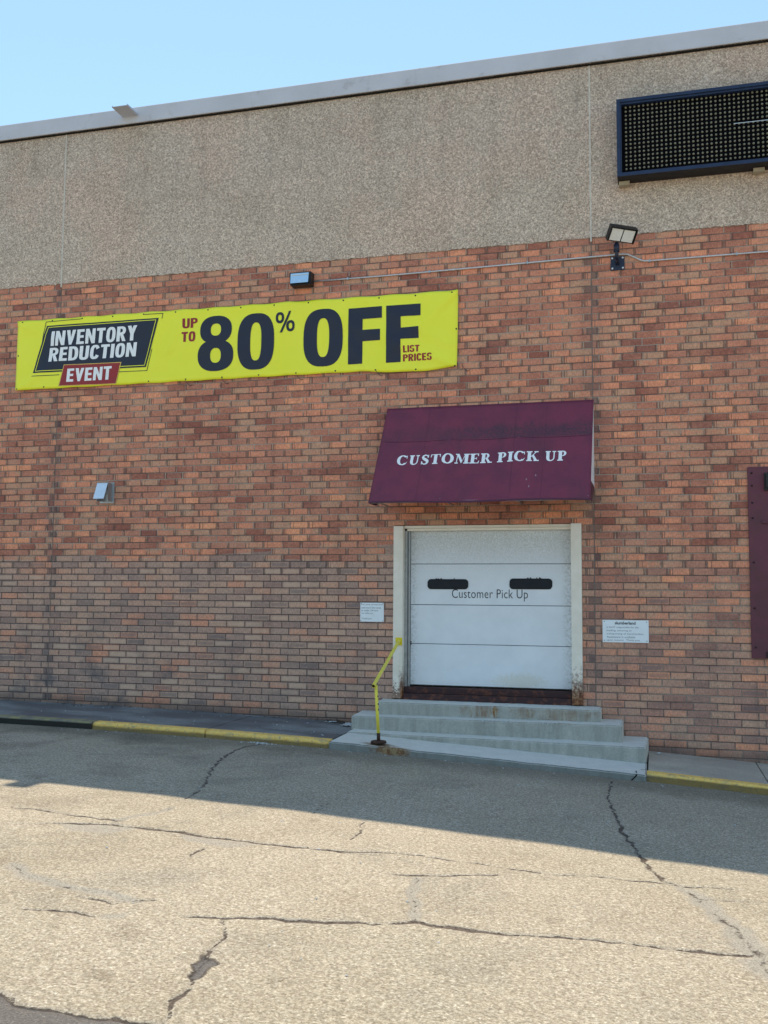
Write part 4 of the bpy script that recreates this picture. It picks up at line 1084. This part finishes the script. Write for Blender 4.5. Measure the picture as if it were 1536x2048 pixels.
# crack through the landing's right corner
bm = BM(); C2 = [(.45, -1.765, -.10), (.50, -1.764, -.04), (.545, -1.766, .005), (.56, -1.765, .030)]
for a, b in zip(C2, C2[1:]):
    bm.faces.new([bm.verts.new(p) for p in ((a[0] - .010, a[1] - .006, a[2]), (a[0] + .012, a[1] - .006, a[2]), (b[0] + .010, b[1] - .006, b[2]), (b[0] - .008, b[1] - .006, b[2]))])
T2 = [(.56, -1.755), (.545, -1.62), (.60, -1.50), (.668, -1.47)]
for a, b in zip(T2, T2[1:]):
    za = .026 + .055 * (.668 - a[0]); zb_ = .026 + .055 * (.668 - b[0])
    bm.faces.new([bm.verts.new(p) for p in ((a[0] - .006, a[1] - .010, za + .012), (a[0] + .006, a[1] + .010, za + .012), (b[0] + .006, b[1] + .010, zb_ + .012), (b[0] - .006, b[1] - .010, zb_ + .012))])
link("crack", bm, MT['gap'], st)
bm = BM()
rn = random.Random(12)
for k in range(46):   # spalled aggregate along the nosing of the second step
    x = rn.uniform(-1.47, -1.07) if k < 34 else rn.uniform(-.75, -.45); s2 = rn.uniform(.004, .010)
    c = Vector((x, -.665 + rn.uniform(-.006, .004), .433 + rn.uniform(-.012, .012)))
    bmesh.ops.create_icosphere(bm, subdivisions=1, radius=s2, matrix=Matrix.Translation(c))
tag(link("exposed_stones", bm, MT['scrap'], st))

# ================================================================== HANDRAIL
hr = thing("handrail", (-2.64, -1.6, .22), "yellow pipe handrail with a rusty foot on the left of the steps", "handrail")
bm = BM(); tube(bm, [(-2.645, -1.60, .33), (-2.665, -1.60, .65), (-2.683, -1.60, .955)], .021, 14); post_ = link("post", bm, MT['yellow'], hr)
bm = BM(); tube(bm, [(-2.642, -1.60, .235), (-2.6455, -1.60, .345)], .0225, 14); link("rusty_foot", bm, MT['rust'], hr)
bm = BM(); tube(bm, [(-2.690, -1.70, .945), (-2.735, -.9, 1.185), (-2.772, -.10, 1.435), (-2.775, -.062, 1.447)], .023, 14, False)
tube(bm, [(-2.775, -.062, 1.447), (-2.690, -1.70, .945)], .017, 10, False); rail_ = link("rail", bm, MT['yellow'], hr)
bm = BM(); tube(bm, [(-2.6895, -1.693, .948), (-2.6892, -1.688, .950)], .020, 12); link("open_end", bm, MT['gap'], rail_)
bm = BM(); box(bm, -2.826, -2.728, -.064, -.0555, 1.385, 1.495, .002); link("wall_plate", bm, MT['yellowb'], hr)
bm = BM(); tube(bm, [(-2.642, -1.60, .222), (-2.642, -1.60, .247), (-2.642, -1.60, .254)], [.105, .095, .03], 22); link("base_plate", bm, MT['rust'], hr)
for t in (.50, .62, .78): 
    bm = BM(); z = .33 + t * .6; x = -2.645 - .03 * (z - .33) * 2; tube(bm, [(x + .0165, -1.606, z), (x + .016, -1.606, z + .022)], .0085, 6); link("paint_chip", bm, MT['rust'], post_)

# ================================================================== LIGHTS AND CONDUIT
wp = thing("floodlight", (-4.34, 0, 6.90), "small black wall floodlight with blue glass above the yellow banner", "floodlight")
bm = BM(); hexa(bm, [(-4.50, -.165, 6.80), (-4.168, -.165, 6.80), (-4.168, -.002, 6.80), (-4.50, -.002, 6.80), (-4.518, -.165, 7.005), (-4.165, -.165, 7.005), (-4.165, -.002, 7.015), (-4.518, -.002, 7.015)], .008)
link("housing", bm, MT['black'], wp)
bm = BM(); a = [(-4.482, -.202, 6.825), (-4.196, -.202, 6.825), (-4.196, -.172, 6.985), (-4.488, -.172, 6.985)]; v = [bm.verts.new(p) for p in a] + [bm.verts.new((p[0], p[1] + .01, p[2])) for p in a]
for f in ((0, 1, 2, 3), (7, 6, 5, 4), (0, 4, 5, 1), (1, 5, 6, 2), (2, 6, 7, 3), (3, 7, 4, 0)): bm.faces.new([v[i] for i in f])
fixn(bm); gl = link("glass", bm, MT['glassb'], wp)
bm = BM(); box(bm, -4.478, -4.200, -.186, -.178, 6.950, 6.958); link("reflector_edge", bm, MT['bolt'], gl)
fl = thing("area_light", (.36, 0, 6.70), "black two lens floodlight on a short bracket below the message board", "floodlight")
bm = BM(); box(bm, .268, .460, -.012, -.001, 6.697, 6.890, .002); wpl = link("wall_plate", bm, MT['bnavy'], fl)
for bx_, bz_ in ((.292, 6.722), (.436, 6.722), (.292, 6.868), (.436, 6.868)):
    bm = BM(); tube(bm, [(bx_, -.012, bz_), (bx_, -.026, bz_), (bx_, -.030, bz_)], [.0150, .0145, .008], 8); link("bolt", bm, MT['bolt'], wpl)
bm = BM(); tube(bm, [(.364, -.012, 6.79), (.364, -.10, 6.79), (.362, -.17, 6.81), (.360, -.20, 6.86), (.358, -.205, 6.96), (.357, -.205, 7.03)], .026, 12); link("arm", bm, MT['bnavy'], fl)
bm = BM(); tube(bm, [(.359, -.205, 6.905), (.357, -.205, 7.00)], .040, 12); box(bm, .318, .398, -.245, -.165, 6.9, 6.915); link("knuckle", bm, MT['bnavy'], fl)
# head: slanted box facing down and out, rolled slightly
H = Matrix.Translation((.430, -.26, 7.125)) @ Matrix.Rotation(math.radians(4), 4, 'Y') @ Matrix.Rotation(math.radians(26), 4, 'Z') @ Matrix.Rotation(math.radians(42), 4, 'X')
def hb(x0, x1, y0, y1, z0, z1, name, mat, bev=.003, par=None):
    bm = BM(); box(bm, x0, x1, y0, y1, z0, z1, bev); bmesh.ops.transform(bm, matrix=H, verts=bm.verts); return link(name, bm, mat, par or fl)
hd = hb(-.195, .195, -.035, .055, -.108, .108, "head", MT['black'], .01)
hb(-.195, .195, -.060, -.0355, .094, .108, "visor", MT['black'], .002, hd)
hb(-.195, -.182, -.060, -.0355, -.104, .0935, "side_rim", MT['black'], .002, hd); hb(.182, .195, -.060, -.0355, -.104, .0935, "side_rim", MT['black'], .002, hd)
hb(-.168, -.008, -.046, -.0357, -.090, .080, "lens", MT['lens'], .002, hd); hb(.008, .168, -.046, -.0357, -.090, .080, "lens", MT['lens'], .002, hd)

cd = thing("conduit", (-4.16, 0, 6.88), "thin silver electrical conduit running from the small floodlight past the bracket light", "conduit")
pts = [(-4.165, -.020, 6.886), (-2.8, -.020, 6.886), (-1.3, -.020, 6.900), (.10, -.020, 6.916), (.43, -.020, 6.919), (.50, -.020, 6.912), (.56, -.020, 6.880), (.68, -.020, 6.812), (.73, -.020, 6.796), (.80, -.020, 6.792), (1.6, -.020, 6.791), (9.0, -.020, 6.78)]
bm = BM(); tube(bm, pts, .0115, 10); link("pipe", bm, MT['conduit'], cd)
for x, z in ((-3.62, 6.886), (-2.35, 6.890), (-.9, 6.904), (.80, 6.792), (1.95, 6.790)):
    bm = BM(); box(bm, x - .010, x + .010, -.036, -.001, z - .022, z + .022, .003); link("strap", bm, MT['galv'], cd)
bm = BM(); tube(bm, [(-2.02, -.020, 6.893), (-1.96, -.020, 6.8937)], .0155, 10); link("coupling", bm, MT['conduit'], cd)

# ================================================================== VENT
vt = thing("wall_vent", (-7.66, 0, 3.5), "small galvanised dryer style vent hood on the brick left of the awning", "vent")
bm = BM(); box(bm, -7.745, -7.495, -.010, -.001, 3.535, 3.865, .001); link("flange", bm, MT['galv'], vt)
bm = BM()
for x in (-7.72, -7.523):
    box(bm, x - .002, x + .002, -.150, -.0105, 3.56, 3.85)
box(bm, -7.717, -7.526, -.150, -.0105, 3.846, 3.850); box(bm, -7.717, -7.526, -.06, -.0105, 3.56, 3.564); link("hood", bm, MT['galv'], vt)
bm = BM(); hexa(bm, [(-7.715, -.262, 3.585), (-7.530, -.262, 3.585), (-7.530, -.257, 3.583), (-7.715, -.257, 3.583), (-7.715, -.152, 3.842), (-7.530, -.152, 3.842), (-7.530, -.147, 3.840), (-7.715, -.147, 3.840)]); fixn(bm)
link("flap", bm, simple("skylit_galvanised", (.72, .80, .90), .35, .3, .05, 9, .5), vt)  # sky reflection painted into the flap as a paler, bluer metal

# ================================================================== SIGNS
def notice(name, x0, x1, z0, z1, label, lines, head=None, screws=()):
    t = thing(name, ((x0 + x1) / 2, 0, z0), label, "sign")
    bm = BM(); box(bm, x0, x1, -.008, -.001, z0, z1, .001); link("plate", bm, MT['paper'], t)
    fn = lambda u, v, o: (u, -.0085 - o, v)
    for txt, a, b, c, d in lines:
        link("lettering", flat_to_world(fit(font_bm(txt), a, b, c, d), fn, .0006), MT['ptext'], t)
    if head:
        txt, a, b, c, d = head
        link("logo_lettering", flat_to_world(fit(font_bm(txt, .03), a, b, c, d), fn, .0006), MT['navy'], t)
    for a, b in screws:
        bm = BM(); disc_y(bm, a, -.008, b, .006, .003, 8); link("screw", bm, MT['black'], t)
x0 = -3.379
notice("warning_sign", -3.379, -3.021, 1.715, 1.992, "small square white notice on the brick left of the door", [
    ("For your protection", x0 + .015, x0 + .345, 1.950, 1.978), ("and ours this area", x0 + .02, x0 + .315, 1.907, 1.933), ("is under 24 hour", x0 + .02, x0 + .28, 1.866, 1.892), ("surveillance.", x0 + .02, x0 + .20, 1.830, 1.850), ("Thank you.", x0 + .02, x0 + .185, 1.745, 1.772)],
    screws=((-3.367, 1.98), (-3.033, 1.98), (-3.367, 1.727), (-3.033, 1.727)))
notice("notice_sign", .100, .712, 1.484, 1.788, "wide white notice on the brick right of the door with one screw at each corner", [
    ("is NOT responsible for the", .155, .58, 1.672, 1.702), ("loading, securing or", .155, .49, 1.628, 1.658), ("transporting of merchandise.", .155, .645, 1.584, 1.614), ("Assistance is available", .155, .535, 1.545, 1.570), ("upon request.  Thank you.", .155, .60, 1.498, 1.528)],
    head=("slumberland", .265, .54, 1.728, 1.768), screws=((.124, 1.766), (.688, 1.764), (.124, 1.510), (.688, 1.508)))

# ================================================================== MAROON DOCK DOOR (right edge)
dk = thing("dock_door", (3.6, 0, 1.31), "maroon steel dock door with a riveted side plate at the right edge", "door")
bm = BM(); box(bm, 2.020, 2.300, -.030, -.001, 1.312, 3.852, .003); plate_ = link("side_plate", bm, MT['maroon'], dk)
for z in (3.770, 3.60, 3.370, 3.165, 2.575, 1.970, 1.455):
    bm = BM(); tube(bm, [(2.072, -.030, z), (2.072, -.040, z), (2.072, -.044, z)], [.014, .012, .005], 8); link("rivet", bm, MT['maroond'], plate_)
bm = BM(); box(bm, 2.301, 5.0, -.02, .02, 3.70, 3.852, .004); link("head_plate", bm, MT['maroon'], dk)
bm = BM(); box(bm, 5.001, 5.28, -.030, -.001, 1.312, 3.852, .003); link("side_plate", bm, MT['maroon'], dk)
for k in range(5):
    bm = BM(); z = 1.315 + k * .476; box(bm, 2.301, 5.0, -.012, .02, z, z + .468, .006); link("door_section", bm, MT['maroond'], dk)
bm = BM(); box(bm, 2.225, 2.30, -.075, -.0305, 3.53, 3.765, .004); box(bm, 2.24, 2.29, -.12, -.0755, 3.56, 3.74, .004); link("latch", bm, MT['black'], dk)
bm = BM(); box(bm, 2.185, 2.32, -.055, -.0305, 3.090, 3.135, .004); link("bar", bm, MT['maroon'], dk)
bm = BM(); box(bm, 2.20, 2.30, -.05, -.0305, 1.318, 1.40, .004); link("bracket", bm, MT['maroond'], dk)

# ================================================================== LITTER
def crumple(name, x, y, z, sx, sy, label, cat, seed, h=.02):
    bm = BM(); n = 7; V = []
    rn = random.Random(seed)
    for i in range(n):
        V.append([bm.verts.new((x + (i / (n - 1) - .5) * sx + rn.uniform(-.1, .1) * sx, y + (j / (n - 1) - .5) * sy + rn.uniform(-.1, .1) * sy, z + .006 + rn.uniform(0, h))) for j in range(n)])
    for i in range(n - 1):
        for j in range(n - 1): bm.faces.new((V[i][j], V[i + 1][j], V[i + 1][j + 1], V[i][j + 1]))
    r = bmesh.ops.extrude_face_region(bm, geom=bm.faces[:]); bmesh.ops.translate(bm, verts=[e for e in r['geom'] if isinstance(e, bmesh.types.BMVert)], vec=(0, 0, -.003)); fixn(bm)
    tag(link(name, bm, MT['scrap']), label, cat)
crumple("paper_scrap", -3.44, -.30, g(-3.44), .17, .28, "pale crumpled scrap on the sidewalk beside the left end of the steps", "litter", 1, .03)
crumple("paper_scrap", -3.78, -.12, g(-3.78), .16, .10, "flat pale scrap against the wall in the dead leaves", "litter", 2, .015)
crumple("paper_scrap", .82, -.20, g(.82), .05, .05, "tiny white scrap on the sidewalk right of the steps", "litter", 3)
bm = BM(); rn = random.Random(21)
for k in range(150):
    x = rn.gauss(-3.62, .20) if k < 100 else rn.uniform(-9, -3.4); y = -abs(rn.gauss(0, .10)) - .015
    if x > -3.33: x = -3.34 - rn.random() * .2
    z = g(x) + rn.uniform(.002, .03) if k < 100 else g(x) + .004; s2 = rn.uniform(.012, .03); a = rn.uniform(0, 6.28)
    c, q = math.cos(a) * s2, math.sin(a) * s2; t = rn.uniform(-.012, .012)
    bm.faces.new([bm.verts.new(p) for p in ((x - c, y - q, z), (x + q * .5, y - c * .5, z + t), (x + c, y + q, z + .004), (x - q * .5, y + c * .5, z - t * .3 + .004))])
tag(link("leaf_litter", bm, MT['leaf']), "dark dead leaves gathered along the foot of the wall by the steps", None, None, 'stuff')
bm = BM()
for k in range(230):
    c0 = rn.random()
    if c0 < .25: x = rn.gauss(-4.2, .12); y = -1.76 - abs(rn.gauss(0, .06))
    elif c0 < .42: x = rn.uniform(-7.5, 3); y = -1.80 - abs(rn.gauss(0, .09))
    elif c0 < .75: x = rn.uniform(-8.5, -3.4); y = rn.uniform(-1.5, -.1)
    else: x = rn.uniform(-4, 2); y = rn.uniform(-9, -2)
    if -3.3 < x < .7 and y > -1.79: y = -1.80 - rn.random() * .1
    z = (g(x) if y > -1.6 else road(x, y)); s2 = (.003 + .008 * rn.random() ** 2) * (1.5 if c0 < .25 else 1)
    bmesh.ops.create_icosphere(bm, subdivisions=1, radius=s2, matrix=Matrix.Translation((x, y, z + s2 * .4)) @ Matrix.Diagonal((1.3, 1, .6, 1)))
tag(link("gravel_crumbs", bm, MT['scrap']), "small pale crumbs of stone lying along the gutter and paving", None, None, 'stuff')
